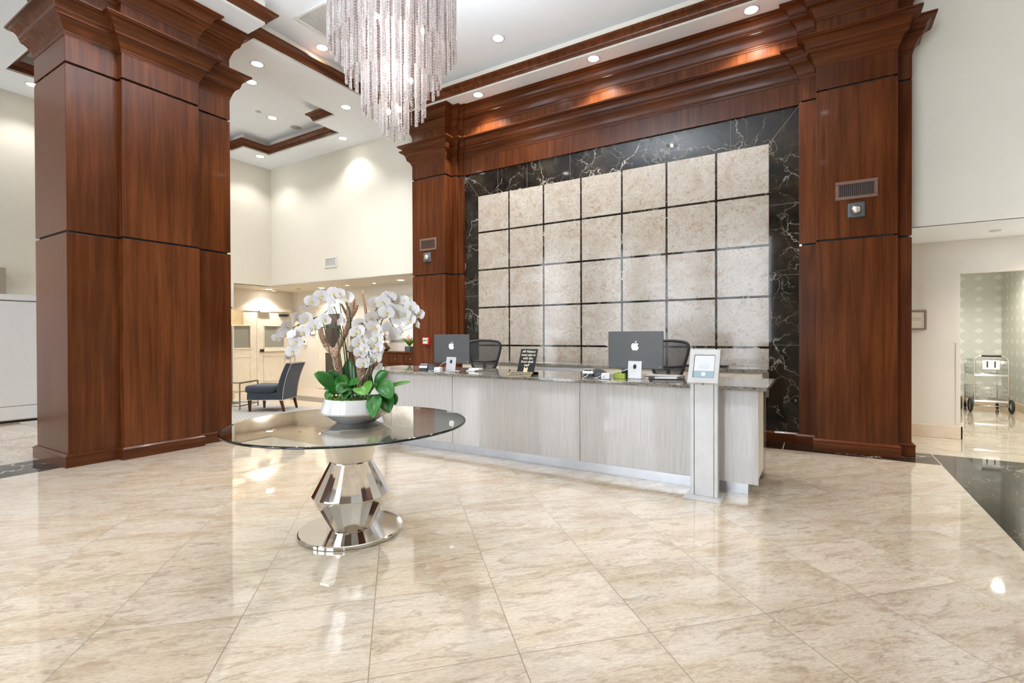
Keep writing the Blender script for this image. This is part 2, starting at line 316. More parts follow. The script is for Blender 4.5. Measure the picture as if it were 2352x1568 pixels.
# ------------------------------------------------------------------ mesh building
class MB:
    def __init__(s): s.b = bmesh.new(); s.mi = 0
    def _tag(s, faces, smooth=False):
        for f in faces: f.material_index = s.mi; f.smooth = smooth
    def box(s, x0, y0, z0, x1, y1, z1, bev=0.0, mat4=None, seg=2):
        r = bmesh.ops.create_cube(s.b, size=1.0)
        vs = r['verts']
        for v in vs:
            v.co = Vector(((x0+x1)/2 + v.co.x*(x1-x0), (y0+y1)/2 + v.co.y*(y1-y0), (z0+z1)/2 + v.co.z*(z1-z0)))
        fs = set(f for v in vs for f in v.link_faces); s._tag(fs)
        if bev > 0:
            es = list(set(e for v in vs for e in v.link_edges))
            r2 = bmesh.ops.bevel(s.b, geom=es, offset=bev, segments=seg, profile=.5, affect='EDGES')
            s._tag(r2['faces'], True); vs = list(set(v for f in r2['faces'] for v in f.verts) | set(v for v in vs if v.is_valid))
        if mat4 is not None:
            for v in vs:
                if v.is_valid: v.co = mat4 @ v.co
        return vs
    def quad(s, *pts, smooth=False):
        f = s.b.faces.new([s.b.verts.new(p) for p in pts]); s._tag([f], smooth); return f
    def prism(s, poly, z0, z1, caps=True):
        n = len(poly); a = [s.b.verts.new((x, y, z0)) for x, y in poly]; c = [s.b.verts.new((x, y, z1)) for x, y in poly]
        fs = [s.b.faces.new((a[i], a[(i+1) % n], c[(i+1) % n], c[i])) for i in range(n)]
        if caps: fs += [s.b.faces.new(c), s.b.faces.new(a[::-1])]
        s._tag(fs)
    def sweep(s, path, prof, closed=False, smooth=False):
        """run a moulding profile [(out, z)] along a plan path; outward is to the right of travel"""
        n = len(path); rows = []
        for i in range(n):
            p = Vector(path[i]).to_2d()
            prv = Vector(path[i-1]).to_2d() if (i > 0 or closed) else None
            nxt = Vector(path[(i+1) % n]).to_2d() if (i < n-1 or closed) else None
            ns = []
            for a, b in ((prv, p), (p, nxt)):
                if a is None or b is None: continue
                d = (b-a).normalized(); ns.append(Vector((d.y, -d.x)))
            if len(ns) == 1: m = ns[0]
            else:
                m = (ns[0]+ns[1]); m = m/(m.length_squared/2) if m.length > 1e-6 else ns[0]
            rows.append([s.b.verts.new((p.x+m.x*o, p.y+m.y*o, z)) for o, z in prof])
        fs = []
        for i in range(n if closed else n-1):
            A, B = rows[i], rows[(i+1) % n]
            for j in range(len(prof)-1): fs.append(s.b.faces.new((A[j], B[j], B[j+1], A[j+1])))
        if not closed:
            fs += [s.b.faces.new(rows[0]), s.b.faces.new(rows[-1][::-1])]
        s._tag(fs, smooth)
    def lathe(s, prof, n=32, c=(0, 0, 0), smooth=True, mat4=None):
        rows = []
        for r, z in prof:
            if r < 1e-6: rows.append([s.b.verts.new((c[0], c[1], c[2]+z))])
            else: rows.append([s.b.verts.new((c[0]+r*math.cos(2*PI*k/n), c[1]+r*math.sin(2*PI*k/n), c[2]+z)) for k in range(n)])
        fs = []
        for A, B in zip(rows[:-1], rows[1:]):
            for k in range(n):
                k2 = (k+1) % n
                if len(A) == 1 and len(B) == 1: continue
                if len(A) == 1: fs.append(s.b.faces.new((A[0], B[k2], B[k])))
                elif len(B) == 1: fs.append(s.b.faces.new((A[k], A[k2], B[0])))
                else: fs.append(s.b.faces.new((A[k], A[k2], B[k2], B[k])))
        s._tag(fs, smooth)
        if mat4 is not None:
            for R in rows:
                for v in R: v.co = mat4 @ v.co
    def tube(s, pts, r, n=8, cap=True, smooth=True):
        pts = [Vector(p) for p in pts]; rs = r if isinstance(r, (list, tuple)) else [r]*len(pts); rows = []
        t0 = (pts[1]-pts[0]).normalized(); up = Vector((0, 0, 1)) if abs(t0.z) < .9 else Vector((1, 0, 0)); u = t0.cross(up).normalized()
        for i, p in enumerate(pts):
            t = ((pts[min(i+1, len(pts)-1)]-pts[i]).normalized() + (pts[i]-pts[max(i-1, 0)]).normalized()); t = t.normalized() if t.length > 1e-6 else t0
            u = (u - t*u.dot(t)); u = u.normalized() if u.length > 1e-6 else t.orthogonal().normalized(); w = t.cross(u)
            rows.append([s.b.verts.new(p + (u*math.cos(2*PI*k/n) + w*math.sin(2*PI*k/n))*rs[i]) for k in range(n)])
        fs = [s.b.faces.new((A[k], A[(k+1) % n], B[(k+1) % n], B[k])) for A, B in zip(rows[:-1], rows[1:]) for k in range(n)]
        if cap: fs += [s.b.faces.new(rows[0][::-1]), s.b.faces.new(rows[-1])]
        s._tag(fs, smooth)
    def sphere(s, c, r, sx=1, sy=1, sz=1, u=16, v=10):
        rr = bmesh.ops.create_uvsphere(s.b, u_segments=u, v_segments=v, radius=r)
        for q in rr['verts']: q.co = Vector((c[0]+q.co.x*sx, c[1]+q.co.y*sy, c[2]+q.co.z*sz))
        s._tag(set(f for q in rr['verts'] for f in q.link_faces), True)
    def build(s, name, mats, parent=None, loc=None, sharp=None, fix=True):
        if fix: bmesh.ops.recalc_face_normals(s.b, faces=s.b.faces[:])
        me = bpy.data.meshes.new(name); s.b.to_mesh(me); s.b.free()
        for m in (mats if isinstance(mats, (list, tuple)) else [mats]): me.materials.append(M[m] if isinstance(m, str) else m)
        if sharp is not None: me.set_sharp_from_angle(angle=rad(sharp))
        o = bpy.data.objects.new(name, me); COL.objects.link(o)
        if parent is not None: o.parent = parent
        if loc is not None: o.location = loc
        return o

def tag(o, label=None, cat=None, group=None, kind=None):
    if label: o['label'] = label
    if cat: o['category'] = cat
    if group: o['group'] = group
    if kind: o['kind'] = kind
    return o
def thing(name, label, cat, loc=(0, 0, 0), rz=0.0, group=None, kind=None):
    o = bpy.data.objects.new(name, None); COL.objects.link(o); o.location = loc; o.rotation_euler = (0, 0, rz); o.empty_display_size = .1
    return tag(o, label, cat, group, kind)
def struct(mb, name, mats, parent=None, sharp=None):
    o = mb.build(name, mats, parent, sharp=sharp)
    if parent is None: o['kind'] = 'structure'
    return o
def dup(root, loc=None, rz=None, label=None, group=None):
    r = root.copy(); COL.objects.link(r)
    if loc is not None: r.location = loc
    if rz is not None: r.rotation_euler = (0, 0, rz)
    if label: r['label'] = label
    if group: r['group'] = group
    for ch in list(root.children):
        c = ch.copy(); COL.objects.link(c); c.parent = r
        for gch in list(ch.children):
            d = gch.copy(); COL.objects.link(d); d.parent = c
    return r
def text(name, body, size, parent, loc, rot, mat, ext=.0006, align='CENTER', shear=0.0, bold=0.0, space=1.0):
    cu = bpy.data.curves.new(name, 'FONT'); cu.body = body; cu.size = size; cu.extrude = ext; cu.align_x = align; cu.align_y = 'CENTER'; cu.shear = shear; cu.offset = bold; cu.space_character = space
    tmp = bpy.data.objects.new('tmp', cu); me = bpy.data.meshes.new_from_object(tmp); bpy.data.objects.remove(tmp); bpy.data.curves.remove(cu)
    me.name = name; me.materials.clear(); me.materials.append(M[mat]); o = bpy.data.objects.new(name, me); COL.objects.link(o); o.parent = parent; o.location = loc; o.rotation_euler = rot
    return o
def offset_poly(path, d):
    n = len(path); out = []
    for i in range(n):
        a, p, b = (Vector(path[i-1]), Vector(path[i]), Vector(path[(i+1) % n]))
        d1 = (p-a).normalized(); d2 = (b-p).normalized(); n1 = Vector((d1.y, -d1.x)); n2 = Vector((d2.y, -d2.x))
        m = n1+n2; m = m/(m.length_squared/2) if m.length > 1e-6 else n1
        out.append((p.x+m.x*d, p.y+m.y*d))
    return out
def bez(p0, p1, p2, n=10, p3=None):
    p0, p1, p2 = Vector(p0), Vector(p1), Vector(p2)
    if p3 is None: return [p0*(1-t)**2 + p1*2*t*(1-t) + p2*t*t for t in [i/n for i in range(n+1)]]
    p3 = Vector(p3)
    return [p0*(1-t)**3 + p1*3*t*(1-t)**2 + p2*3*t*t*(1-t) + p3*t**3 for t in [i/n for i in range(n+1)]]
def spline(pts, n=6):
    """Catmull-Rom through the points"""
    P = [Vector(p) for p in pts]; P = [P[0]*2-P[1]] + P + [P[-1]*2-P[-2]]; out = []
    for i in range(1, len(P)-2):
        for k in range(n):
            t = k/n; a, b, c, d = P[i-1], P[i], P[i+1], P[i+2]
            out.append(.5*((2*b) + (c-a)*t + (2*a-5*b+4*c-d)*t*t + (3*b-a-3*c+d)*t**3))
    return out + [P[-2]]
# ------------------------------------------------------------------ camera
H = 1.32
W_, H_ = 2352.0, 1568.0
cam_d = bpy.data.cameras.new('camera'); cam = bpy.data.objects.new('camera', cam_d); COL.objects.link(cam); SC.camera = cam
yaw, pit, rol = .5393, .0062, -.0034
fw0 = Vector((-math.sin(yaw), math.cos(yaw), 0)); ri0 = Vector((math.cos(yaw), math.sin(yaw), 0)); up0 = Vector((0, 0, 1))
fw = fw0*math.cos(pit) - up0*math.sin(pit); up1 = up0*math.cos(pit) + fw0*math.sin(pit)
ri = ri0*math.cos(rol) + up1*math.sin(rol); up2 = up1*math.cos(rol) - ri0*math.sin(rol)
mw = Matrix((ri, up2, -fw)).transposed().to_4x4(); mw.translation = Vector((0, 0, H)); cam.matrix_world = mw
cam_d.sensor_fit = 'HORIZONTAL'; cam_d.sensor_width = 36.0; cam_d.lens = 1138.3132*36/W_
cam_d.shift_x = -(1198.087-W_/2)/W_; cam_d.shift_y = (779.208-H_/2)/W_; cam_d.clip_start = .05; cam_d.clip_end = 100

# ------------------------------------------------------------------ floor
ZS, ZT, ZB = 5.25, 5.53, 2.515
m = MB(); m.quad((-6.6, -4.5, 0), (1.075, -4.5, 0), (1.075, 6.48, 0), (-6.6, 6.48, 0)); struct(m, 'floor', 'floor')
m = MB()
for a in ((-7.27, -4.5, -6.6, 6.48), (1.075, -4.5, 1.85, 6.48), (-11.05, 6.48, 1.85, 7.03)):
    m.quad((a[0], a[1], 0), (a[2], a[1], 0), (a[2], a[3], 0), (a[0], a[3], 0))
struct(m, 'floor_border', 'black')
m = MB()
for a in ((-11.05, -4.5, -7.27, 6.48), (-12.06, 6.12, -11.05, 8.25), (-11.05, 7.03, 6.0, 8.25), (1.85, -4.5, 6.0, 7.03), (1.54, 8.25, 2.95, 12.6)):
    m.quad((a[0], a[1], 0), (a[2], a[1], 0), (a[2], a[3], 0), (a[0], a[3], 0))
struct(m, 'floor_side', 'floor_side')
m = MB()   # pale joints across the black border
for x, y0, y1 in ((-.355, 6.48, 6.93), (1.075, 6.48, 7.03)):
    m.box(x-.004, y0, -.002, x+.004, y1, .0006)
struct(m, 'floor_joint', 'marble_base')

# ------------------------------------------------------------------ walls
def wallbox(name, mat, *boxes):
    m = MB()
    for b in boxes: m.box(*b)
    return struct(m, name, mat)
T = .12
wallbox('wall_left', 'wall', (-11.05-T, -4.5, 0, -11.05, 6.12, 5.6), (-11.05-T, 6.12, ZB, -11.05, 7.0, 5.6))
wallbox('wall_back_left', 'wall', (-11.05, 7.0, ZB+.004, -6.40, 7.0+T, 5.6), (-11.05, 7.0, ZB, -6.40, 7.003, ZB+.01))
wallbox('wall_back_right', 'wall', (.86, 7.03, ZB+.004, 6.0, 7.03+T, 5.6), (.86, 7.03, ZB, 6.0, 7.033, ZB+.01))
wallbox('wall_right', 'wall', (6.0, -4.5, 0, 6.0+T, 8.35, 5.6))
wallbox('wall_alcove_back', 'wall2', (-12.06, 8.25, 0, -5.0, 8.25+T, ZB))
wallbox('wall_alcove_left', 'wall2', (-12.06-T, 6.0, 0, -12.06, 8.25+T, ZB), (-12.06, 6.0, 0, -11.17, 6.12, ZB))
wallbox('wall_alcove_side', 'wall2', (-5.3, 7.03, 0, -5.2, 8.25, ZB))
wallbox('wall_storage', 'wallr', (.3, 8.23, 0, 1.54, 8.23+T, ZB), (1.54, 8.23, 2.10, 3.4, 8.23+T, ZB), (3.4, 8.23, 0, 6.0, 8.23+T, ZB), (.2, 7.03, 0, .3, 8.35, ZB))
wallbox('wall_closet', 'paper', (1.48, 12.6, 0, 3.0, 12.7, 2.7), (2.95, 8.35, 0, 3.05, 12.6, 2.7), (1.44, 8.35, 0, 1.54, 12.6, 2.7))
# the front wall behind the viewer: tall street windows between plain piers
WX = [(-10.4, -8.7), (-7.9, -6.1), (-5.5, -3.7), (-3.1, -1.3), (1.7, 3.5), (4.1, 5.6)]
fb = []; x = -11.05
for a, b in WX: fb.append((x, -4.62, 0, a, -4.5, 5.6)); x = b
fb.append((x, -4.62, 0, 6.0, -4.5, 5.6))
for a, b in WX: fb += [(a, -4.62, 0, b, -4.5, .35), (a, -4.62, 4.7, b, -4.5, 5.6)]
wallbox('wall_front', 'wall', *fb)
for i, (a, b) in enumerate(WX):
    m = MB()
    for xx in (a+.03, (a+b)/2, b-.03): m.box(xx-.03, -4.60, .35, xx+.03, -4.54, 4.7)
    for zz in (.38, 2.6, 3.4, 4.67): m.box(a, -4.595, zz-.03, b, -4.545, zz+.03)
    w = struct(m, 'window_%d' % (i+1), 'kick')
    m = MB(); m.box(a+.05, -4.572, .4, b-.05, -4.566, 4.65); m.build('window_glass', 'window_pane', w)

# baseboards of honed marble
m = MB()
for b in ((-11.05, 8.232, 0, -5.3, 8.25, .17),): m.box(*b)
struct(m, 'baseboard_alcove', 'marble_base')
m = MB()
for b in ((.3, 8.205, 0, 1.565, 8.23, .165), (1.54, 8.205, 0, 1.565, 8.36, .165)): m.box(*b, bev=.006)
struct(m, 'baseboard_storage', 'marble_base')
m = MB()
for b in ((2.93, 8.36, 0, 2.95, 12.6, .14), (1.54, 12.58, 0, 2.93, 12.6, .14)): m.box(*b)
struct(m, 'baseboard_closet', 'marble_base')
m = MB(); m.box(-11.05, -4.5, 0, -11.03, 6.12, .15); struct(m, 'baseboard_left', 'marble_base')
m = MB(); m.box(1.50, 8.224, .17, 1.545, 8.36, 1.22, bev=.002); struct(m, 'trim_1', 'wallr')     # corner guard

# ------------------------------------------------------------------ ceiling with two raised trays
def in1(x, y):
    if not (-6.41 < x < .87 and -2.2 < y < 6.45): return False
    return not ((x < -5.97 or x > .43) and 1.79 < y < 3.72)
def in2(x, y):
    return (-10.65 < x < -7.34 and 2.92 < y < 5.87) or (-10.19 < x < -7.92 and 2.37 < y < 6.43)
xs = [-11.05, -10.65, -10.19, -7.92, -7.34, -6.41, -5.97, .43, .87, 6.0]; ys = [-4.5, -2.2, 1.79, 2.37, 2.92, 3.72, 5.87, 6.43, 6.45, 7.03]
cell = lambda i, j: (0 if not (0 <= i < len(xs)-1 and 0 <= j < len(ys)-1) else (1 if in1((xs[i]+xs[i+1])/2, (ys[j]+ys[j+1])/2) else 2 if in2((xs[i]+xs[i+1])/2, (ys[j]+ys[j+1])/2) else 0))
m = MB(); mv = MB()
for i in range(len(xs)-1):
    for j in range(len(ys)-1):
        c = cell(i, j); z = ZT if c else ZS
        m.quad((xs[i], ys[j], z), (xs[i], ys[j+1], z), (xs[i+1], ys[j+1], z), (xs[i+1], ys[j], z))
        if c:
            for di, dj, p, q in ((-1, 0, (xs[i], ys[j]), (xs[i], ys[j+1])), (1, 0, (xs[i+1], ys[j]), (xs[i+1], ys[j+1])), (0, -1, (xs[i], ys[j]), (xs[i+1], ys[j])), (0, 1, (xs[i], ys[j+1]), (xs[i+1], ys[j+1]))):
                if not cell(i+di, j+dj): mv.quad((*p, ZS), (*q, ZS), (*q, ZT), (*p, ZT))
bmesh.ops.remove_doubles(m.b, verts=m.b.verts[:], dist=1e-4)
ceil = struct(m, 'ceiling', 'ceil'); struct(mv, 'ceiling_tray_sides', 'wall')
m = MB(); m.box(-11.05, -4.5, 5.62, 6.0, 8.3, 5.7); struct(m, 'ceiling_slab', 'ceil')
wallbox('ceiling_alcove', 'ceil2', (-11.06, 7.004, ZB, -5.2, 8.37, ZB+.1), (-12.18, 6.0, ZB, -11.06, 8.37, ZB+.1))
wallbox('ceiling_storage', 'ceil', (.2, 7.034, ZB, 6.0, 8.35, ZB+.1))
wallbox('ceiling_closet', 'ceil', (1.44, 8.35, 2.7, 3.05, 12.7, 2.8))

# mouldings
CROWN = [(0, 0), (.025, 0), (.025, .03), (.04, .045), (.045, .075), (.06, .085), (.06, .115), (.075, .125), (.10, .17), (.145, .25), (.235, .37), (.36, .46), (.45, .485), (.45, .52), (.48, .54), (.50, .575), (.48, .60), (.52, .615), (.53, .66), (.58, .75), (.69, .84), (.84, .885), (.93, .90), (.93, .93), (1.0, .945), (1.0, 1.0), (0, 1.0)]
def crown(z0, z1, d): return [(o*d, z0+(z1-z0)*t) for o, t in CROWN]
BASE = [(.0, .0), (.03, .0), (.03, .10), (.036, .106), (.036, .112), (.022, .122), (.012, .132), (0, .132)]
TRAYC = [(0, .028), (.028, .028), (.03, .045), (.04, .05), (.042, .062), (.05, .075), (.075, .098), (.105, .112), (.115, .125), (.115, .142), (0, .142)]
def traycrown(name, pts):
    m = MB(); m.sweep(pts, [(o, ZS+z) for o, z in TRAYC], closed=True); return struct(m, name, 'woody', sharp=35)
t1 = [(-6.41, -2.2), (-6.41, 1.79), (-5.97, 1.79), (-5.97, 3.72), (-6.41, 3.72), (-6.41, 6.45), (.87, 6.45), (.87, 3.72), (.43, 3.72), (.43, 1.79), (.87, 1.79), (.87, -2.2)]
t2 = [(-10.19, 2.37), (-10.19, 2.92), (-10.65, 2.92), (-10.65, 5.87), (-10.19, 5.87), (-10.19, 6.43), (-7.92, 6.43), (-7.92, 5.87), (-7.34, 5.87), (-7.34, 2.92), (-7.92, 2.92), (-7.92, 2.37)]
traycrown('trim_2', t1); traycrown('trim_3', t2)

# ------------------------------------------------------------------ wood column and wood portal
G2, G1, C0, C1, U0, U1 = 2.405, 4.12, 4.394, 4.715, 4.925, 5.249
def carcass(parent, rects, name):
    """stacked veneered boards with a dark shadow gap between the courses"""
    for x0, y0, x1, y1 in rects:
        for z0, z1 in ((0, G2-.011), (G2+.011, G1-.011), (G1+.011, 5.249)):
            m = MB(); m.box(x0, y0, z0, x1, y1, z1, bev=.004, seg=2); m.build(name, 'wood', parent)
        m = MB()
        for g in (G2, G1): m.box(x0+.028, y0+.028, g-.0112, x1-.028, y1-.028, g+.0112)
        m.build('shadow_gap', 'dark', parent)  # near-black fill puts the groove's shade into the colour
def make_column(mirror, dy, label):
    t = thing('wood_column', label, 'column', kind='structure')
    X = (lambda x: -5.54-x) if mirror else (lambda x: x)
    co = [(X(x), y+dy) for x, y in ((-7.43, 1.95), (-6.545, 1.95), (-6.545, 2.39), (-6.445, 2.39), (-6.445, 3.165), (-6.545, 3.165), (-6.545, 3.59), (-7.43, 3.59))]
    if mirror: co = co[::-1]
    rc = [tuple(sorted((X(a), X(c)))) + (y0+dy, y1+dy) for a, y0, c, y1 in ((-7.43, 1.95, -6.545, 3.59), (-6.60, 2.39, -6.445, 3.165))]
    carcass(t, [(p, y0, q, y1) for p, q, y0, y1 in rc], 'panel')
    for nm, prof in (('lower_crown', crown(C0, C1, .19)), ('upper_crown', crown(U0, U1, .20)), ('base', BASE)):
        m = MB(); m.sweep(co, prof, closed=True); m.build(nm, 'woody', t, sharp=30)
make_column(False, 0, 'massive dark mahogany column with stacked crown mouldings, left of the glass table')
make_column(True, 0, 'unseen matching mahogany column added for reflections, just outside the right edge of the picture')  # added out of view, like the next two, to give dark reflections
make_column(False, -5.1, 'unseen matching mahogany column added for reflections near the street windows on the left')
make_column(True, -5.1, 'unseen matching mahogany column added for reflections near the street windows on the right')
portal = thing('wood_portal', 'mahogany pilasters and double cornice framing the tiled marble wall', 'portal', kind='structure')
pl = [(-6.42, 7.06), (-6.42, 6.86), (-6.27, 6.86), (-6.27, 6.66), (-5.515, 6.66), (-5.515, 6.84), (-5.40, 6.84), (-5.40, 6.90), (-5.315, 6.90), (-5.315, 7.06)]
pr = [(-.20, 7.06), (-.20, 6.845), (-.02, 6.845), (-.02, 6.66), (.735, 6.66), (.735, 6.86), (.88, 6.86), (.88, 7.06)]
carcass(portal, [(-6.42, 6.86, -5.60, 6.998), (-6.27, 6.66, -5.515, 6.95), (-5.60, 6.84, -5.40, 7.05), (-5.45, 6.90, -5.315, 7.06), (-.20, 6.845, .05, 7.06), (-.02, 6.66, .735, 6.95), (.65, 6.86, .88, 7.028)], 'pilaster')
for a, b in ((-5.315, -3.55), (-3.55, -1.85), (-1.85, -.20)):
    m = MB(); m.box(a, 6.925, 4.128, b, 7.06, 5.249); m.build('header', 'wood', portal)
pp = pl[:-1] + [(-5.315, 6.925), (-.20, 6.925)] + pr[1:]
for nm, prof in (('lower_crown', crown(C0, C1, .19)), ('upper_crown', crown(U0, U1, .20)), ('base', BASE)):
    m = MB(); m.sweep(pp, prof); m.build(nm, 'woodh', portal, sharp=30)
# marble wall inside the portal: black border and grid, cream tiles standing 4 mm proud
bk = MB(); bk.box(-5.315, 6.956, .12, -.20, 7.04, 4.128); wb = struct(bk, 'wall_back', 'black')
tm = MB()
TXE = [-5.02, -4.396, -3.748, -3.10, -2.453, -1.808, -1.158, -.533]; TZE = [3.724, 3.10, 2.456, 1.812, 1.168, .524]
for i in range(7):
    for j in range(5):
        tm.box(TXE[i]+(0 if i == 0 else .014), 6.950, TZE[j+1]+.014, TXE[i+1]-(0 if i == 6 else .014), 6.957, TZE[j]-(.014 if j else 0), bev=.0018, seg=1)
tm.build('cream_tiles', 'tile', wb)
m = MB()
for xx in (-4.62, -4.05, -3.28, -1.95, -.98):
    m.box(xx-.0015, 6.9545, 3.74, xx+.0015, 6.957, 4.128)
for zz in (1.15, 2.02, 2.9): m.box(-5.315, 6.9545, zz-.0015, -5.05, 6.957, zz+.0015); m.box(-.52, 6.9545, zz+.05-.0015, -.20, 6.957, zz+.05+.0015)
m.build('joint', 'brown_ink', wb)
m = MB()   # mitred corner joints of the border
for (xa, za, xb, zb) in ((-5.315, 4.128, -5.02, 3.724), (-.20, 4.128, -.533, 3.724)):
    d = Vector((xb-xa, 0, zb-za)).normalized(); nrm = Vector((-d.z, 0, d.x))*.0018
    p = [Vector((xa, 6.9548, za)), Vector((xb, 6.9548, zb))]
    m.quad(p[0]+nrm, p[1]+nrm, p[1]-nrm, p[0]-nrm)
m.build('mitre', 'brown_ink', wb)
# ------------------------------------------------------------------ glass table
TC = (-2.735, 2.30)
tb = thing('pedestal_table', 'round glass-topped table on a polished steel hourglass pedestal', 'table', (*TC, 0))
PJ = [(1 if k % 2 else -1)*random.uniform(.003, .011) for k in range(44)]
def pleat(mb):
    for v in mb.b.verts:
        k = int(round(math.atan2(v.co.y, v.co.x)/(2*PI)*44)) % 44; v.co.x *= 1+PJ[k]; v.co.y *= 1+PJ[k]
m = MB(); m.lathe([(0, 0), (.333, 0), (.340, .004), (.340, .022), (.334, .027), (0, .027)], 72); m.build('base_plate', 'steel', tb, sharp=30)
m = MB(); m.lathe([(0, .027), (.132, .027), (.134, .032), (.250, .255), (.252, .263), (.248, .271), (.138, .478), (.136, .484), (0, .484)], 44, smooth=False); pleat(m); m.build('pedestal', 'steel', tb)
m = MB(); m.lathe([(0, .486), (.137, .486), (.139, .490), (.226, .690), (.229, .700), (.229, .722), (.225, .726), (0, .726)], 44, smooth=False); pleat(m); m.build('neck', 'satin', tb)
m = MB(); m.lathe([(0, .727), (.768, .727)], 96, smooth=False); m.lathe([(.768, .742), (0, .742)], 96, smooth=False)
m.mi = 1; m.lathe([(.768, .727), (.776, .729), (.779, .7345), (.776, .740), (.768, .742)], 96)
m.build('glass_top', ['glass_top', 'glass_edge'], tb)

# ------------------------------------------------------------------ orchids in a white bowl (local x = to the right seen from the entrance, y = away)
OR = thing('potted_orchid', 'white orchids with cactus wood branches in a white ceramic bowl on the glass table', 'plant', (-2.722, 2.335, .743), yaw)
m = MB(); m.lathe([(0, .0), (.128, .0), (.135, .006), (.228, .066), (.233, .076), (.229, .092), (.205, .158), (.203, .163), (.197, .163), (.196, .155), (.205, .10), (0, .10)], 64); m.build('bowl', 'bowl', OR, sharp=25)
m = MB(); m.lathe([(0, .150), (.08, .152), (.15, .146), (.197, .138)], 32)
for v in m.b.verts: v.co.z += random.uniform(-.006, .010)
m.build('soil', 'soil', OR)
m = MB()
for k in range(240):
    a = random.uniform(0, 2*PI); r = .19*math.sqrt(random.random())
    if math.sin(a) > .35 and random.random() < .7: continue
    m.sphere((r*math.cos(a), r*math.sin(a), .152+random.uniform(0, .008)), random.uniform(.007, .014), 1, 1, .8, 6, 4)
mo = m.build('moss', 'moss', OR); mo['kind'] = 'stuff'

S = 1/336.0
def L(px, py, dy=0.0):
    D = 1138/336.0; k = (D+dy)/1138   # a point dy farther away spans more metres per unit
    return Vector(((px-1198)*k - (809-1198)*S, dy, (779-py)*k - (779-966)*S))
def lc(cx, cy, dy=0.0): return L(500+cx/4.704, 600+cy/4.704, dy)   # from enlarged study coordinates

def petal_face(mb, c, ux, uz, un, length, width, ang, cup=.25, n=5):
    """one tepal: a rounded blade growing from c at angle ang in the flower plane"""
    d = ux*math.cos(ang)+uz*math.sin(ang); w = un.cross(d); rows = []
    for i in range(n+1):
        t = i/n; ww = width*.5*math.sin(PI*min(1, max(0, .06+.94*t)))**.62 if t < 1 else 0.0
        p = c + d*(length*t) + un*(length*cup*(.25-(t-.5)**2)*1.0)
        rows.append([mb.b.verts.new(p - w*ww + un*(.08*ww)), mb.b.verts.new(p + un*(-.10*ww)), mb.b.verts.new(p + w*ww + un*(.08*ww))])
    fs = []
    for A, B in zip(rows[:-1], rows[1:]):
        for k in range(2): fs.append(mb.b.faces.new((A[k], A[k+1], B[k+1], B[k])))
    mb._tag(fs, True)
def flower_mesh(seed):
    rnd = random.Random(seed); mb = MB(); c = Vector((0, 0, 0)); ux, uz, un = Vector((1, 0, 0)), Vector((0, 0, 1)), Vector((0, -1, 0))
    for ang, ln, wd in ((PI*.5, .044, .036), (PI*1.19, .042, .034), (PI*1.81, .042, .034)): petal_face(mb, c+Vector((0, .003, 0)), ux, uz, un, ln, wd, ang+rnd.uniform(-.06, .06), .2)
    for ang in (.10*PI, .90*PI): petal_face(mb, c, ux, uz, un, .050, .064, ang+rnd.uniform(-.05, .05), .35, 6)
    mb.mi = 1
    petal_face(mb, c+Vector((0, -.003, 0)), ux, uz, Vector((0, -1, 0)), .020, .013, PI*1.5, .9, 4)
    for sx in (-1, 1): petal_face(mb, c+Vector((0, -.004, 0)), ux, uz, un, .011, .009, PI*1.5+sx*1.0, .8, 3)
    mb.sphere((0, -.008, .001), .0045, 1, 1.3, 1, 8, 6)
    me = bpy.data.meshes.new('flower'); mb.b.to_mesh(me); mb.b.free(); me.materials.append(M['petal']); me.materials.append(M['lip']); return me
FM = [flower_mesh(i) for i in range(4)]
def add_flower(parent, p, facing, size, roll):
    """facing: yaw, pitch of the flower face against the viewer direction"""
    o = bpy.data.objects.new('flower', random.choice(FM)); COL.objects.link(o); o.parent = parent; o.location = p
    o.rotation_euler = (Euler((0, roll, 0)).to_matrix()).to_euler(); R = Matrix.Rotation(facing[0], 3, 'Z') @ Matrix.Rotation(facing[1], 3, 'X') @ Matrix.Rotation(roll, 3, 'Y')
    o.rotation_euler = R.to_euler(); o.scale = (size, size, size); return o
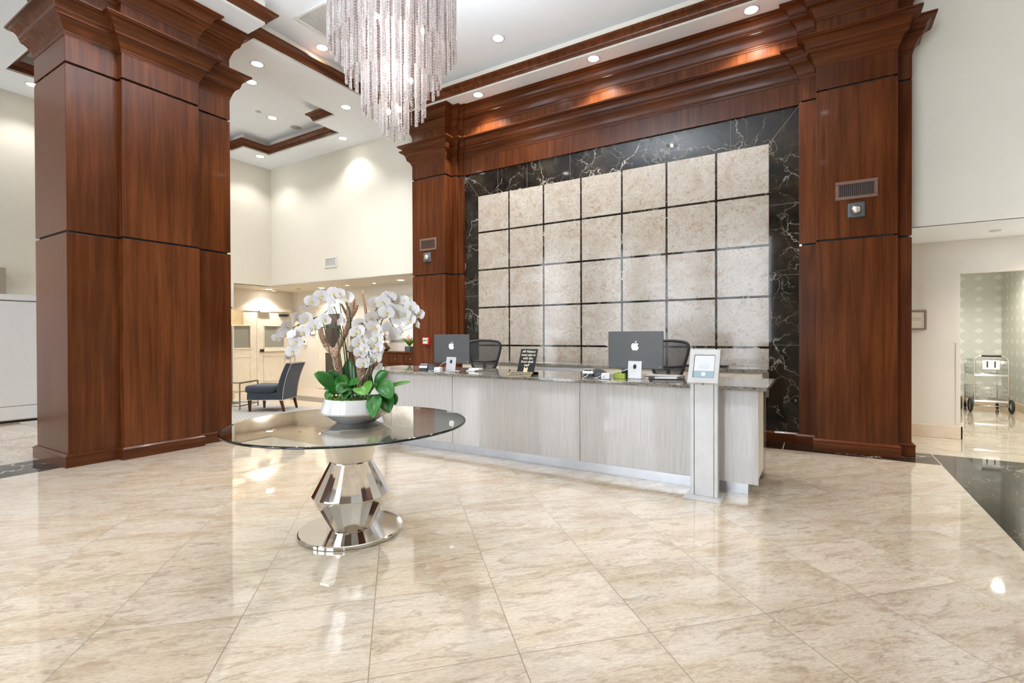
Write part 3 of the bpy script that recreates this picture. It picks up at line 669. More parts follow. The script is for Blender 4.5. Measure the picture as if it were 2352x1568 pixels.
spikes = [
  # stem way-points (enlarged coordinates), flowers (x, y, yaw, pitch, size)
  ([(1390, 1250), (1400, 900), (1385, 560), (1310, 400), (1160, 380), (1010, 420), (880, 500)], -.03,
   [(975, 425, .35, .1, 1.0), (1080, 365, .2, .15, 1.02), (1218, 335, .05, .1, 1.0), (1360, 385, -.2, .05, 1.05), (1180, 420, 2.6, -.3, .95), (1175, 520, 2.4, -.2, .9), (878, 500, .7, .2, .55), (1285, 340, -.3, .4, .9), (1300, 610, 2.2, -.2, .9), (1290, 650, 2.7, .2, .8)]),
  ([(1330, 1200), (1350, 960), (1290, 780), (1200, 700), (1090, 705), (980, 740), (860, 800), (800, 860), (770, 1020)], -.05,
   [(1100, 625, 2.8, -.1, 1.1), (1000, 690, .1, .05, 1.0), (880, 760, .05, 0, 1.0), (800, 860, .1, .05, .98), (765, 965, .15, 0, 1.0), (1120, 620, -.3, .4, 1.0), (745, 780, 2.7, .3, .85), (708, 1030, .9, 0, .5)]),
  ([(1300, 1150), (1310, 850), (1245, 560), (1200, 480), (1100, 560), (920, 640), (770, 710), (690, 770), (600, 840)], .06,
   [(910, 620, .25, .1, 1.0), (930, 600, -.3, .3, .95), (810, 600, 1.25, 0, .95), (705, 690, 1.1, .1, .95), (640, 760, 1.2, 0, .8), (590, 820, .8, -.2, .7), (690, 780, .5, .3, .8)]),
  ([(1480, 1300), (1560, 1150), (1570, 950), (1545, 700), (1490, 660)], -.04,
   [(1485, 670, .2, .2, .95), (1450, 770, .1, .1, .9), (1490, 745, -.3, 0, .95), (1475, 880, .15, .05, .95), (1530, 850, -.4, .2, .9), (1497, 985, .1, 0, .95), (1545, 930, -.5, .1, .9), (1525, 1100, .0, .05, 1.0), (1580, 1080, -.9, .1, .9), (1415, 940, .9, 0, .7)]),
  ([(1590, 1350), (1600, 1150), (1590, 900), (1690, 650), (1640, 610)], -.06,
   [(1620, 600, .5, .1, .9), (1640, 700, .25, .1, .98), (1678, 725, -.5, 0, .9), (1625, 785, .3, .1, .95), (1675, 820, -.25, .05, .98), (1640, 900, .2, .1, .95), (1685, 930, -.3, .05, .98), (1665, 1045, -.2, .0, 1.0), (1690, 1010, -.6, .2, .9)]),
  ([(1580, 1350), (1640, 900), (1660, 560), (1740, 450), (1840, 425), (1960, 470), (2080, 560), (2150, 640)], .05,
   [(1660, 440, .5, .1, .95), (1745, 435, .1, .1, 1.1), (1835, 385, 2.8, -.2, .9), (1915, 420, -.1, .1, 1.0), (1985, 420, -.5, .2, .9), (2045, 480, -.2, .1, 1.0), (2135, 570, -.35, .05, .98), (1800, 370, -.2, .5, .9), (2090, 520, 2.6, 0, .9)]),
  ([(1620, 1350), (1700, 900), (1730, 650), (1800, 590), (1830, 640), (1870, 720), (1920, 760)], .02,
   [(1640, 600, .7, .1, .95), (1785, 550, .05, .1, 1.1), (1920, 580, -.1, .1, 1.1), (1850, 510, .0, .4, .95), (2035, 630, -.2, .05, 1.05), (1980, 560, -.2, .3, 1.0), (2125, 680, -1.0, .1, .75), (1895, 640, 2.9, 0, .8), (1790, 710, 2.7, .1, .95), (1880, 770, 2.9, -.2, .95), (1930, 740, 2.4, .1, .85), (1850, 800, 2.7, .2, .85), (1720, 580, .3, .3, .95)]),
]
for pts, dy, fls in spikes:
    n = len(pts); P = [lc(x, y, dy*(.2+.8*i/(n-1)) + .03*math.sin(i*1.7)) for i, (x, y) in enumerate(pts)]
    P[0].z = .145; P[0].x *= .55
    cur = spline(P, 7); N = len(cur)
    m = MB(); m.tube(cur, [.0042-.0022*i/(N-1) for i in range(N)], 8)
    for i in range(4, N-3, 7): m.sphere(cur[i], .0052, 1, 1, 1.6, 8, 5)
    sp = m.build('flower_spike', 'stem', OR)
    for (x, y, yw, pt, sz) in fls:
        q = min(cur, key=lambda c: (c-lc(x, y, c.y)).length); p = lc(x, y, q.y - .022 + random.uniform(-.02, .02))
        add_flower(sp, p, (yw, pt), sz*1.06, random.uniform(-.25, .25))
        mm = MB(); mm.tube(bez(q, (q+p)/2+Vector((0, .01, -.008)), p+Vector((0, .004, 0)), 5), .0014, 6); mm.build('flower_stalk', 'stem', sp)
for a, b in (((1140, 1230), (1100, 660)), ((1275, 900), (1225, 650)), ((1465, 1300), (1380, 480)), ((1350, 1120), (1280, 440))):    # bare green stakes
    A, B = lc(*a), lc(*b); A.z = .14; A.x *= .6; m = MB(); m.tube([A, (A+B)/2+Vector((.004, 0, 0)), B], .0034, 8); m.build('stake', 'stem', OR)
# cactus wood branches
def branch(pts, rs, dy=.03):
    P = spline([lc(x, y, dy+.015*math.sin(i*2.1)) for i, (x, y) in enumerate(pts)], 6); P[0].z = max(.135, min(P[0].z, .16)) if pts[0][1] > 1150 else P[0].z
    N = len(P); R = [rs[0]+(rs[1]-rs[0])*(i/(N-1)) for i in range(N)]; R = [r*(1+.10*math.sin(i*2.3)) for i, r in enumerate(R)]
    m = MB(); m.tube(P, R, 12); return P, m
def driftwood(*brs, dy=.03):
    m0 = MB()
    for pts, rs in brs:
        P = spline([lc(x, y, dy+.015*math.sin(i*2.1)) for i, (x, y) in enumerate(pts)], 6); N = len(P)
        m0.tube(P, [(rs[0]+(rs[1]-rs[0])*i/(N-1))*(1+.10*math.sin(i*2.3)) for i in range(N)], 12)
    return m0.build('cactus_branch', 'cactus', OR)
driftwood(([(1290, 1340), (1265, 1180), (1225, 990)], (.031, .026)), ([(1225, 1010), (1130, 900), (1085, 800), (1065, 715)], (.021, .017)), ([(1225, 1000), (1270, 900), (1340, 760), (1390, 620), (1430, 400)], (.024, .015)),
          ([(1395, 600), (1440, 540), (1472, 465)], (.015, .010)), ([(1390, 620), (1340, 540), (1295, 450)], (.014, .007)), dy=.05)
driftwood(([(1510, 1370), (1500, 1180), (1450, 900), (1420, 760)], (.029, .015)), ([(1530, 1270), (1620, 1150), (1690, 1060), (1690, 960)], (.020, .014)), dy=.04)
driftwood(([(1520, 1370), (1560, 900), (1570, 680), (1555, 480), (1525, 305)], (.016, .007)), dy=.075)
# broad leaves
def leaf(base, tip, width, droop=.0, mat='leaf', dyb=0.0, dyt=-.1, face=0.0):
    A, B = L(*base, dyb), L(*tip, dyt); mid = (A+B)/2 + Vector((0, 0, droop)); P = bez(A, mid, B, 10); mb = MB(); rows = []
    for i, p in enumerate(P):
        t = i/10; d = (P[min(i+1, 10)]-P[max(i-1, 0)]).normalized(); v = Vector((math.sin(face), -math.cos(face)*.8, .6)); w = d.cross(v).normalized(); nn = w.cross(d)
        ww = width*.62*(math.sin(PI*(.12+.88*t)**1.3)**.62 if 0 < t < 1 else .10 if t == 0 else .02)
        rows.append([mb.b.verts.new(p+w*ww*k + nn*(ww*.30*abs(k)**1.5)) for k in (-1, -.55, 0, .55, 1)])
    mb._tag([mb.b.faces.new((A_[k], A_[k+1], B_[k+1], B_[k])) for A_, B_ in zip(rows[:-1], rows[1:]) for k in range(4)], True)
    o = mb.build('leaf', mat, OR); sd = o.modifiers.new('thickness', 'SOLIDIFY'); sd.thickness = .0025; return o
for a in (((770, 905), (711, 857), .075, .05, 'leaf', 0, -.06), ((775, 905), (748, 848), .070, .02, 'leaf', .02, .03), ((785, 902), (770, 860), .075, .03, 'leaf', .0, -.02), ((800, 905), (792, 822), .085, .0, 'leaf', .08, .12),
          ((790, 912), (768, 905), .075, .10, 'leaf', -.06, -.17, .3), ((783, 895), (815, 880), .055, .05, 'leaf', .02, -.10), ((822, 885), (828, 908), .105, .04, 'leaf2', -.06, -.17), ((838, 905), (857, 884), .045, .02, 'leaf2', -.02, -.10),
          ((855, 905), (846, 960), .080, .045, 'leaf', -.10, -.215), ((858, 880), (890, 917), .090, .06, 'leaf', -.04, -.14), ((868, 900), (884, 948), .085, .04, 'leaf', -.05, -.13), ((855, 890), (880, 858), .075, .05, 'leaf', .02, -.02),
          ((868, 893), (936, 876), .028, .015, 'leaf2', .02, -.02), ((760, 906), (738, 915), .05, .05, 'leaf', .0, -.07), ((772, 895), (735, 893), .055, .05, 'leaf', .02, .02), ((890, 905), (899, 930), .05, .03, 'leaf', 0, -.03), ((845, 890), (818, 835), .06, .02, 'leaf', .07, .11), ((800, 900), (778, 918), .05, .06, 'leaf', -.08, -.16)):
    leaf(*a)

# ------------------------------------------------------------------ chandelier
CX, CY = -2.785, 2.765
ch = thing('chandelier', 'tiered chandelier of clear and rose crystal bars hanging from the raised ceiling', 'chandelier', (CX, CY, 0))
m = MB(); m.lathe([(0, ZT), (.11, ZT), (.115, ZT-.02), (.06, ZT-.05), (.018, ZT-.07), (.018, 4.36), (.05, 4.33), (0, 4.32)], 32); m.build('canopy', 'steel', ch, sharp=30)
m = MB()
for r, z in ((.47, 4.28), (.35, 4.22), (.232, 4.16), (.105, 4.10)):
    m.lathe([(r-.012, z), (r+.012, z), (r+.012, z+.03), (r-.012, z+.03), (r-.012, z)], 48)
for k in range(6):
    a = k*PI/3; m.tube([(0, 0, 4.36), (.47*math.cos(a), .47*math.sin(a), 4.29)], .008, 6)
m.build('frame', 'steel', ch, sharp=30)
bulb0 = None
for r, z, n, a0 in ((.24, 3.62, 4, .3), (.13, 3.30, 3, .9), (.05, 3.05, 2, .2)):
    for k in range(n):
        a = a0+k*2*PI/n
        if bulb0 is None: m = MB(); m.sphere((0, 0, 0), .017, 1, 1, 1.4, 10, 6); o = bulb0 = m.build('bulb', 'bulb', ch)
        else: o = bulb0.copy(); COL.objects.link(o)
        o.location = (r*math.cos(a), r*math.sin(a), z)
rods = []
def ring(r, zb, n, jig, zt):
    for k in range(n):
        a = 2*PI*(k+.25)/n; wide = (k % 2 == 0)
        rods.append((r if wide else r-.010, a, zb + (jig*((k*7) % 5-2)/2 if True else 0), wide, zt))
ring(.470, 3.47, 68, .018, 4.29); ring(.352, 3.25, 50, .016, 4.23); ring(.234, 3.015, 34, .014, 4.17); ring(.105, 2.865, 14, .022, 4.11)
def rod_into(mb, r, a, zb, wide, zt, at_origin=False):
    w, t = (.0150, .008) if wide else (.0058, .0058); R = Matrix.Rotation(a, 4, 'Z') if not at_origin else Matrix.Identity(4)
    x0 = 0 if at_origin else r
    mb.box(x0-t, -w, zb, x0+t, w, zt, bev=.003, mat4=R, seg=1)
rods.sort(key=lambda q: (CX+q[0]*math.cos(q[1]))**2 + (CY+q[0]*math.sin(q[1]))**2)
cache = {}
for r, a, zb, wide, zt in rods[:100]:
    key = (round(zb, 3), wide, zt)
    if key not in cache:
        mb = MB(); rod_into(mb, 0, 0, zb, wide, zt, True); o = mb.build('crystal_bar' if wide else 'rose_bar', 'crystal' if wide else 'rose', ch); cache[key] = o
    else:
        o = cache[key].copy(); COL.objects.link(o)
    o.location = (r*math.cos(a), r*math.sin(a), 0); o.rotation_euler = (0, 0, a)
mb = MB()
for r, a, zb, wide, zt in rods[100:]:
    mb.mi = 0 if wide else 1; rod_into(mb, r, a, zb, wide, zt)
o = mb.build('far_bars', ['crystal', 'rose'], ch); o['kind'] = 'stuff'
# ------------------------------------------------------------------ reception desk
dk = thing('reception_desk', 'long reception desk with pale woven glass front panels and grey granite counter', 'desk', (-2.78, 4.7, 0))
def dpart(m, name, mats, sharp=None):
    o = m.build(name, mats, dk, sharp=sharp); o.matrix_parent_inverse = Matrix.Translation((2.78, -4.7, 0)); return o
XE = [-5.145, -3.567, -1.989, -.411]
for a, b in zip(XE[:-1], XE[1:]):
    m = MB(); m.box(a+.0025, 4.42, .105, b-.0025, 4.432, .874, bev=.0015, seg=1); dpart(m, 'front_panel', 'weave')
m = MB(); m.box(-5.13, 4.433, .105, -.43, 5.02, .874); dpart(m, 'carcass', 'offwhite')
m = MB()
for a, b in ((-5.05, -3.6), (-3.597, -2.9), (-2.897, -.50)): m.box(a, 4.495, 0, b, 5.0, .104)
dpart(m, 'toe_kick', 'kick')
m = MB(); m.box(-5.20, 4.36, .8745, -.345, 5.32, .905, bev=.004, seg=1); dpart(m, 'countertop', 'granite')
m = MB(); m.box(-.475, 5.04, 0, -.435, 5.30, .874, bev=.003, seg=1); dpart(m, 'end_leg', 'granite')
ZC = .905
cz = thing('credenza', 'low cream credenza with granite top along the marble wall behind the desk', 'cabinet', (-2.7, 6.65, 0))
def cpart(m, name, mats):
    o = m.build(name, mats, cz); o.matrix_parent_inverse = Matrix.Translation((2.7, -6.65, 0)); return o
m = MB(); m.box(-4.95, 6.40, 0, -.56, 6.88, .885); cpart(m, 'body', 'offwhite')
m = MB(); m.box(-5.0, 6.36, .885, -.50, 6.885, .925, bev=.004, seg=1); cpart(m, 'granite_top', 'granite')
for k in range(6):
    a = -4.93+k*.727; m = MB(); m.box(a, 6.385, .70, a+.715, 6.40, .87, bev=.003, seg=1); cpart(m, 'drawer', 'offwhite')
    m = MB(); m.box(a, 6.385, .08, a+.715, 6.40, .69, bev=.003, seg=1); cpart(m, 'cupboard_door', 'offwhite')
m = MB(); m.box(-3.5, 6.22, .80, -2.72, 6.40, .868); cpart(m, 'pull_out_shelf', 'kick')

# ------------------------------------------------------------------ desktop computers
APPLE = [(0, .30), (.10, .345), (.20, .35), (.30, .32), (.385, .25), (.325, .19), (.295, .11), (.295, .02), (.335, -.06), (.41, -.12), (.37, -.25), (.29, -.38), (.20, -.455), (.11, -.45), (0, -.415), (-.11, -.45), (-.20, -.455), (-.29, -.39), (-.38, -.24), (-.43, -.06), (-.42, .12), (-.36, .25), (-.26, .33), (-.15, .345), (-.06, .32)]
LEAFP = [(0, .385), (.005, .47), (.06, .565), (.16, .625), (.165, .54), (.12, .45), (.06, .395)]
def smooth_poly(p, n=4):
    q = p+p[:3]; out = []
    for i in range(len(p)):
        a, b, c, d = (Vector(q[(i+k) % len(p)]) for k in range(4))
        for k in range(n):
            t = k/n; out.append(.5*((2*b)+(c-a)*t+(2*a-5*b+4*c-d)*t*t+(3*b-a-3*c+d)*t**3))
    return out
def make_computer(loc, rz, label, w, h):
    t = thing('desktop_computer', label, 'computer', loc, rz, 'desktop computers on the counter')
    m = MB(); m.box(-w/2, -.006, .095, w/2, .006, .095+h, bev=.005); scr = m.build('display', 'imac', t)
    m = MB(); m.box(-w/2+.012, .006, .16, w/2-.012, .0066, .095+h-.012); m.build('screen', 'dark', scr)
    m = MB(); sc = .088; cz_ = .095+h*.60
    for poly in (smooth_poly(APPLE), smooth_poly(LEAFP)):
        vs = [m.b.verts.new((x*sc, -.0064, cz_+y*sc)) for x, y in poly]; m._tag([m.b.faces.new(vs)])
    lg = m.build('logo', 'logo', scr)
    tl = Matrix.Translation((0, -.03, .0)) @ Matrix.Rotation(rad(-9), 4, 'X')
    m = MB(); m.box(-.068, -.003, .004, .068, .003, .195, bev=.0025, mat4=tl); st = m.build('stand', 'stand', t)
    m = MB(); m.box(-.068, -.035, 0, .068, .105, .005, bev=.002, seg=1); m.build('foot', 'stand', t)
    m = MB()
    m.lathe([(0, 0), (.0165, 0), (.0165, .0006), (0, .0006)], 24)
    for v in m.b.verts: v.co = tl @ Vector((v.co.x, -.0033-v.co.z, .118+v.co.y*1.45))
    m.build('cable_hole', 'dark', st)
    m = MB()
    for k in range(4): m.lathe([(0, 0), (.004, 0), (.004, .0006), (0, .0006)], 10, c=(0, 0, 0), mat4=Matrix.Translation((-w*.36+k*.014, -.0062, .115)) @ Matrix.Rotation(PI/2, 4, 'X'))
    m.build('port', 'dark', scr)
    m = MB(); m.lathe([(0, 0), (.006, 0), (.006, .0006), (0, .0006)], 12, mat4=Matrix.Translation((w*.44, -.0062, .117)) @ Matrix.Rotation(PI/2, 4, 'X')); m.build('power_button', 'stand', scr)
    return t
make_computer((-3.765, 4.66, ZC), .10, 'grey all-in-one computer seen from the back, left of the black visitor sign', .50, .345)
make_computer((-1.53, 4.71, ZC), .02, 'grey all-in-one computer seen from the back, beside the white tablet kiosk', .545, .365)

# ------------------------------------------------------------------ visitor sign and name plate
sg = thing('visitor_sign', 'slanted black sign asking visitors to sign in with the front desk staff', 'sign', (-2.675, 4.53, ZC), .02)
tl = Matrix.Rotation(rad(-22), 4, 'X'); m = MB(); m.box(-.103, -.004, .004, .103, .004, .30, bev=.003, mat4=tl); bd = m.build('board', 'black_card', sg)
m = MB(); m.box(-.095, 0, 0, .095, .14, .004); m.box(-.095, .13, .004, .095, .136, .03); m.build('foot', 'black_card', sg)
for k, s in enumerate(('All Visitors', 'must sign in', 'with the', 'front desk', 'staff')):
    p = tl @ Vector((0, -.0046, .268-k*.0385)); text('lettering', s, .036, sg, p, (PI/2+rad(-22), 0, 0), 'cream_ink', .0003, shear=.25, bold=.0006)
m = MB()
for poly in ([(-.024, -.028), (.024, -.028), (.024, .02), (.016, .03), (.006, .022), (0, .012), (-.006, .022), (-.016, .03), (-.024, .02)],):
    vs = [m.b.verts.new(tl @ Vector((x, -.0048, .062+y))) for x, y in poly]; m._tag([m.b.faces.new(vs)])
em = m.build('emblem', 'cream_ink', sg)
m = MB()
for poly in ([(-.014, .022), (-.018, .0), (-.002, -.024), (0, -.018), (.002, -.024), (.018, .0), (.014, .022), (.006, -.004), (0, -.010), (-.006, -.004)],):
    vs = [m.b.verts.new(tl @ Vector((x, -.0052, .062+y))) for x, y in poly]; m._tag([m.b.faces.new(vs)])
m.build('leaf_mark', 'gold', em)
npl = thing('name_plate', 'small black and gold name plate lying in front of the visitor sign', 'sign', (-2.70, 4.455, ZC), .02)
t2m = Matrix.Rotation(rad(-55), 4, 'X'); m = MB(); m.box(-.135, -.003, .004, .135, .003, .062, bev=.002, mat4=t2m); m.box(-.135, .0, 0, .135, .05, .004); m.build('plate', 'black_card', npl)
m = MB()
for b in ((-.135, .058, .135, .062), (-.135, .004, .135, .008), (-.135, .004, -.131, .062), (.131, .004, .135, .062)): m.box(b[0], -.0042, b[1], b[2], -.003, b[3], mat4=t2m)
m.build('border', 'gold', npl)
text('lettering', 'Park City Place Condominium', .0205, npl, t2m @ Vector((0, -.0044, .034)), (PI/2+rad(-55), 0, 0), 'cream_ink', .0002)

# ------------------------------------------------------------------ desk phones, adaptors, cables and papers
def make_phone(loc, rz, label):
    t = thing('desk_phone', label, 'phone', loc, rz, 'desk phones on the counter')
    m = MB(); m.box(-.10, -.05, 0, .02, .09, .012, bev=.003, seg=1); m.box(-.10, .0, .012, .0, .09, .055, bev=.004); m.build('stand', 'black_plastic', t)
    m = MB(); m.box(-.105, -.02, .03, .005, .05, .058, bev=.003, mat4=Matrix.Rotation(rad(-14), 4, 'X')); m.box(-.098, -.01, .075, .0, .06, .082, bev=.002, seg=1, mat4=Matrix.Rotation(rad(-14), 4, 'X')); m.build('cradle', 'white_plastic', t)
    m = MB(); m.box(-.094, -.005, .058, -.004, .055, .075, bev=.005, mat4=Matrix.Rotation(rad(-14), 4, 'X')); m.build('handset', 'black_plastic', t)
    m = MB(); m.prism([(.0, .0), (.15, .0), (.15, .02), (.11, .045), (.06, .075), (.0, .08)], -.04, .05)
    for v in m.b.verts: v.co = Vector((v.co.x+.02, v.co.z+.02, v.co.y))
    m.build('body', 'black_plastic', t)
    m = MB(); m.box(.05, -.0235, .03, .075, -.0205, .045); m.build('button', 'grey_plastic', t)
    return t
make_phone((-4.10, 4.60, ZC), .25, 'black desk phone on white cradle, nearest the left end of the counter')
make_phone((-1.96, 4.68, ZC), .15, 'black desk phone on white cradle, left of the computer near the kiosk')
def adaptor(loc, rz, label):
    m = MB(); m.box(-.042, -.03, 0, .042, .03, .058, bev=.008); b = m.build('power_adaptor', 'white_plastic', None, loc); b.rotation_euler = (0, 0, rz)
    tag(b, label, 'adaptor', 'white power adaptors on the counter'); m = MB(); m.box(-.018, -.0312, .018, -.010, -.030, .03); m.build('socket', 'dark', b); return b
adaptor((-3.795, 4.45, ZC), .15, 'white power adaptor between the left phone and left computer')
adaptor((-1.755, 4.52, ZC), .0, 'white power adaptor beside the lime green packet')
def cable(pts, label, mat='cable', r=.0032):
    m = MB(); m.tube(spline(pts, 7), r, 6); o = m.build('cable', mat); return tag(o, label, 'cable', 'cables on the counter')
cable([(-3.77, 4.598, ZC+.125), (-3.83, 4.56, ZC+.09), (-3.87, 4.53, ZC+.03), (-3.85, 4.50, ZC+.004), (-3.715, 4.50, ZC+.004), (-3.62, 4.50, ZC+.02), (-3.56, 4.53, ZC+.004)], 'white cable looping from the back of the left computer')
cable([(-4.06, 4.57, ZC+.004), (-3.95, 4.52, ZC+.010), (-3.86, 4.50, ZC+.004)], 'white cable running from the left desk phone')
cable([(-1.53, 4.648, ZC+.125), (-1.60, 4.61, ZC+.085), (-1.72, 4.60, ZC+.058), (-1.82, 4.59, ZC+.03), (-1.87, 4.57, ZC+.006), (-1.89, 4.53, ZC+.006)], 'long white cable drooping from the back of the right computer')
cable([(-1.955, 4.655, ZC+.07), (-1.965, 4.60, ZC+.05), (-1.97, 4.55, ZC+.02), (-1.98, 4.47, ZC+.006), (-1.96, 4.42, ZC+.006)], 'short white cable hanging from the right desk phone')
m = MB(); m.box(-.055, -.02, 0, .055, .02, .05, bev=.004); m.box(-.05, -.015, .05, -.01, .01, .075, bev=.003)
o = m.build('packet', 'lime', None, (-1.66, 4.64, ZC)); tag(o, 'lime green packet in front of the right computer', 'packet')
m = MB(); m.sphere((0, 0, .017), .055, .62, 1.0, .32, 16, 8); o = m.build('mouse', 'white_plastic', None, (-1.72, 4.86, ZC)); tag(o, 'white computer mouse behind the lime packet', 'mouse')
m = MB(); m.box(-.12, -.05, 0, .0, .05, .012, bev=.003, seg=1); m.box(-.10, -.03, .012, .05, .06, .035, bev=.004); o = m.build('docking_hub', 'white_plastic', None, (-3.50, 4.80, ZC)); tag(o, 'white docking hub with cables right of the left computer', 'hub')
m = MB(); m.box(-.16, -.11, 0, .16, .11, .008, bev=.002, seg=1); f = m.build('folder', 'black_card', None, (-1.26, 4.80, ZC)); f.rotation_euler = (0, 0, .3); tag(f, 'black folder lying right of the computer by the kiosk', 'folder')
m = MB(); m.box(-.10, -.07, .0085, .10, .07, .013); m.build('sheet', 'white_plastic', f)
m = MB(); m.box(-.17, -.1, 0, .17, .1, .014, bev=.004); o = m.build('laptop', 'stand', None, (-1.36, 5.10, ZC)); tag(o, 'closed silver laptop on the counter behind the right computer', 'laptop')
m = MB(); m.box(-.03, -.04, 0, .03, .04, .085, bev=.006); o = m.build('speaker', 'black_plastic', None, (-1.66, 4.80, ZC)); tag(o, 'small black speaker tucked beside the right computer stand', 'speaker')
m = MB(); m.box(-.25, -.10, 0, .25, .10, .012, bev=.003, seg=1); m.box(-.25, -.10, .018, .25, .10, .026, bev=.003, seg=1); m.box(-.2, -.06, .012, .2, .06, .018); o = m.build('letter_tray', 'black_plastic', None, (-1.22, 6.62, .925)); tag(o, 'flat black letter tray on the credenza behind the kiosk', 'tray')
vz = thing('flower_vase', 'small vase of white blooms on the credenza, half hidden by the right computer', 'vase', (-2.44, 6.6, .925))
m = MB(); m.lathe([(0, 0), (.035, 0), (.045, .03), (.03, .07), (.034, .09), (0, .085)], 24); m.build('vase', 'bowl', vz)
for k in range(9):
    p = Vector((random.uniform(-.13, .07), random.uniform(-.05, .05), random.uniform(.16, .30))); o = bpy.data.objects.new('bloom', FM[k % 4]); COL.objects.link(o); o.parent = vz; o.location = p; o.rotation_euler = (random.uniform(-.4, .5), 0, random.uniform(-1, 1)); o.scale = (1.1,)*3
m = MB()
for k in range(6): m.tube(bez((0, 0, .06), (random.uniform(-.05, .03), 0, .14), (random.uniform(-.11, .06), random.uniform(-.03, .0), random.uniform(.12, .22)), 5), .004, 5)
m.build('greenery', 'leaf', vz)

# ------------------------------------------------------------------ office chairs behind the desk
def make_office_chair(loc, rz, label):
    t = thing('office_chair', label, 'chair', loc, rz, 'mesh office chairs behind the desk')
    loop = [(-.15, .88), (-.19, .97), (-.228, 1.12), (-.235, 1.20), (-.20, 1.245), (-.10, 1.262), (0, 1.265), (.10, 1.262), (.20, 1.245), (.235, 1.20), (.228, 1.12), (.19, .97), (.15, .88), (.05, .862), (-.05, .862), (-.15, .88)]
    P = spline([(x, .18+.10*(z-.86), z) for x, z in loop], 5)
    m = MB(); m.tube(P, .017, 8, cap=False); m.build('back_frame', 'black_plastic', t)
    m = MB(); c = m.b.verts.new((0, .205, 1.07)); vs = [m.b.verts.new(p) for p in P[:-1]]
    m._tag([m.b.faces.new((c, vs[i], vs[(i+1) % len(vs)])) for i in range(len(vs))], True); m.build('back_mesh', 'mesh', t)
    m = MB(); m.tube([(-.2, .19, .98), (0, .205, .965), (.2, .19, .98)], .013, 6); m.build('lumbar_bar', 'black_plastic', t)
    m = MB(); m.box(-.245, -.26, .60, .245, .20, .655, bev=.024, seg=3); m.build('seat', 'black_plastic', t)
    for s in (-1, 1):
        m = MB(); m.tube([(s*.24, .10, .62), (s*.285, .06, .70), (s*.285, .0, .83)], .014, 6); m.box(s*.285-.04, -.13, .83, s*.285+.04, .12, .855, bev=.011); m.build('armrest', 'black_plastic', t)
    m = MB(); m.tube([(0, 0, .12), (0, 0, .60)], .026, 10); m.tube([(0, .1, .60), (0, .24, .68), (0, .21, .95)], .022, 8); m.build('column', 'grey_plastic', t)
    m = MB()
    for k in range(5): a = k*2*PI/5+.3; m.tube([(0, 0, .13), (.30*math.cos(a), .30*math.sin(a), .075)], [.026, .016], 8)
    m.build('star_base', 'grey_plastic', t)
    for k in range(5):
        a = k*2*PI/5+.3; m = MB(); m.lathe([(0, -.02), (.03, -.02), (.032, 0), (.03, .02), (0, .02)], 16, mat4=Matrix.Translation((.30*math.cos(a), .30*math.sin(a), .032)) @ Matrix.Rotation(a, 4, 'Z') @ Matrix.Rotation(PI/2, 4, 'X')); m.build('caster', 'rubber', t)
    return t
make_office_chair((-3.95, 5.50, 0), .35, 'black mesh office chair beside the left computer, behind the desk')
make_office_chair((-1.50, 5.18+.32, 0), -.15, 'black mesh office chair half hidden behind the right computer')

# ------------------------------------------------------------------ tablet kiosks
def make_kiosk(loc, label):
    t = thing('tablet_kiosk', label, 'kiosk', loc, 0, 'white tablet kiosks before the desk')
    m = MB(); m.box(-.145, -.15, 0, .145, .125, .008, bev=.003, seg=1); m.build('base_plate', 'white', t)
    m = MB(); m.box(-.075, -.03, .008, .075, .03, 1.0, bev=.002, seg=1); m.build('column', 'white', t)
    for s in (-1, 1): m = MB(); m.box(s*.078-(.030 if s < 0 else 0), -.033, .008, s*.078+(0 if s < 0 else .030), .033, 1.0, bev=.004, seg=2); m.build('side_rail', 'white', t)
    T_ = Matrix.Translation((0, -.085, .935)) @ Matrix.Rotation(rad(-27), 4, 'X')
    hd = MB()
    for b in ((-.118, 0, -.082, .30), (.082, 0, .118, .30), (-.082, 0, .082, .045), (-.082, .25, .082, .30)): hd.box(b[0], -.012, b[1], b[2], .022, b[3], mat4=T_)
    h = hd.build('tablet_frame', 'white', t)
    m = MB(); m.box(-.084, -.004, .043, .084, .008, .252, mat4=T_); m.build('tablet_body', 'dark', h)
    m = MB(); m.box(-.078, -.0052, .108, .078, -.004, .246, mat4=T_); m.build('screen', 'screen', h)
    m = MB(); m.box(-.078, -.0052, .050, .078, -.004, .1078, mat4=T_); m.build('screen_banner', 'screen_blue', h)
    m = MB()
    for k, (w, zz) in enumerate(((.05, .172), (.075, .160), (.09, .150), (.085, .141), (.095, .132), (.06, .123))): m.box(-w/2, -.0056, zz, w/2, -.0052, zz+.0016, mat4=T_)
    m.build('screen_text', 'ink', h)
    m = MB()
    for k in range(10):
        a = k*PI/5
        m.lathe([(0, 0), (.0055, 0), (.0055, .0004), (0, .0004)], 10, mat4=T_ @ Matrix.Translation((.013*math.cos(a), -.0053, .080+.013*math.sin(a))) @ Matrix.Rotation(PI/2, 4, 'X'))
    m.lathe([(0, 0), (.009, 0), (.009, .0005), (0, .0005)], 16, mat4=T_ @ Matrix.Translation((0, -.0053, .080)) @ Matrix.Rotation(PI/2, 4, 'X'))
    m.build('emblem', 'screen', h)
    m = MB(); m.lathe([(0, 0), (.005, 0), (.005, .008), (0, .008)], 12, mat4=T_ @ Matrix.Translation((0, .006, -.008))); m.build('lock', 'dark', h)
    m = MB(); m.box(-.05, -.02, .93, .05, .03, 1.02); m.build('bracket', 'white', t)
    return t
make_kiosk((-.803, 4.275, 0), 'white floor-standing tablet kiosk near the right end of the reception desk')
make_kiosk((-4.66, 4.275, 0), 'white tablet kiosk behind the orchids at the left end of the desk')
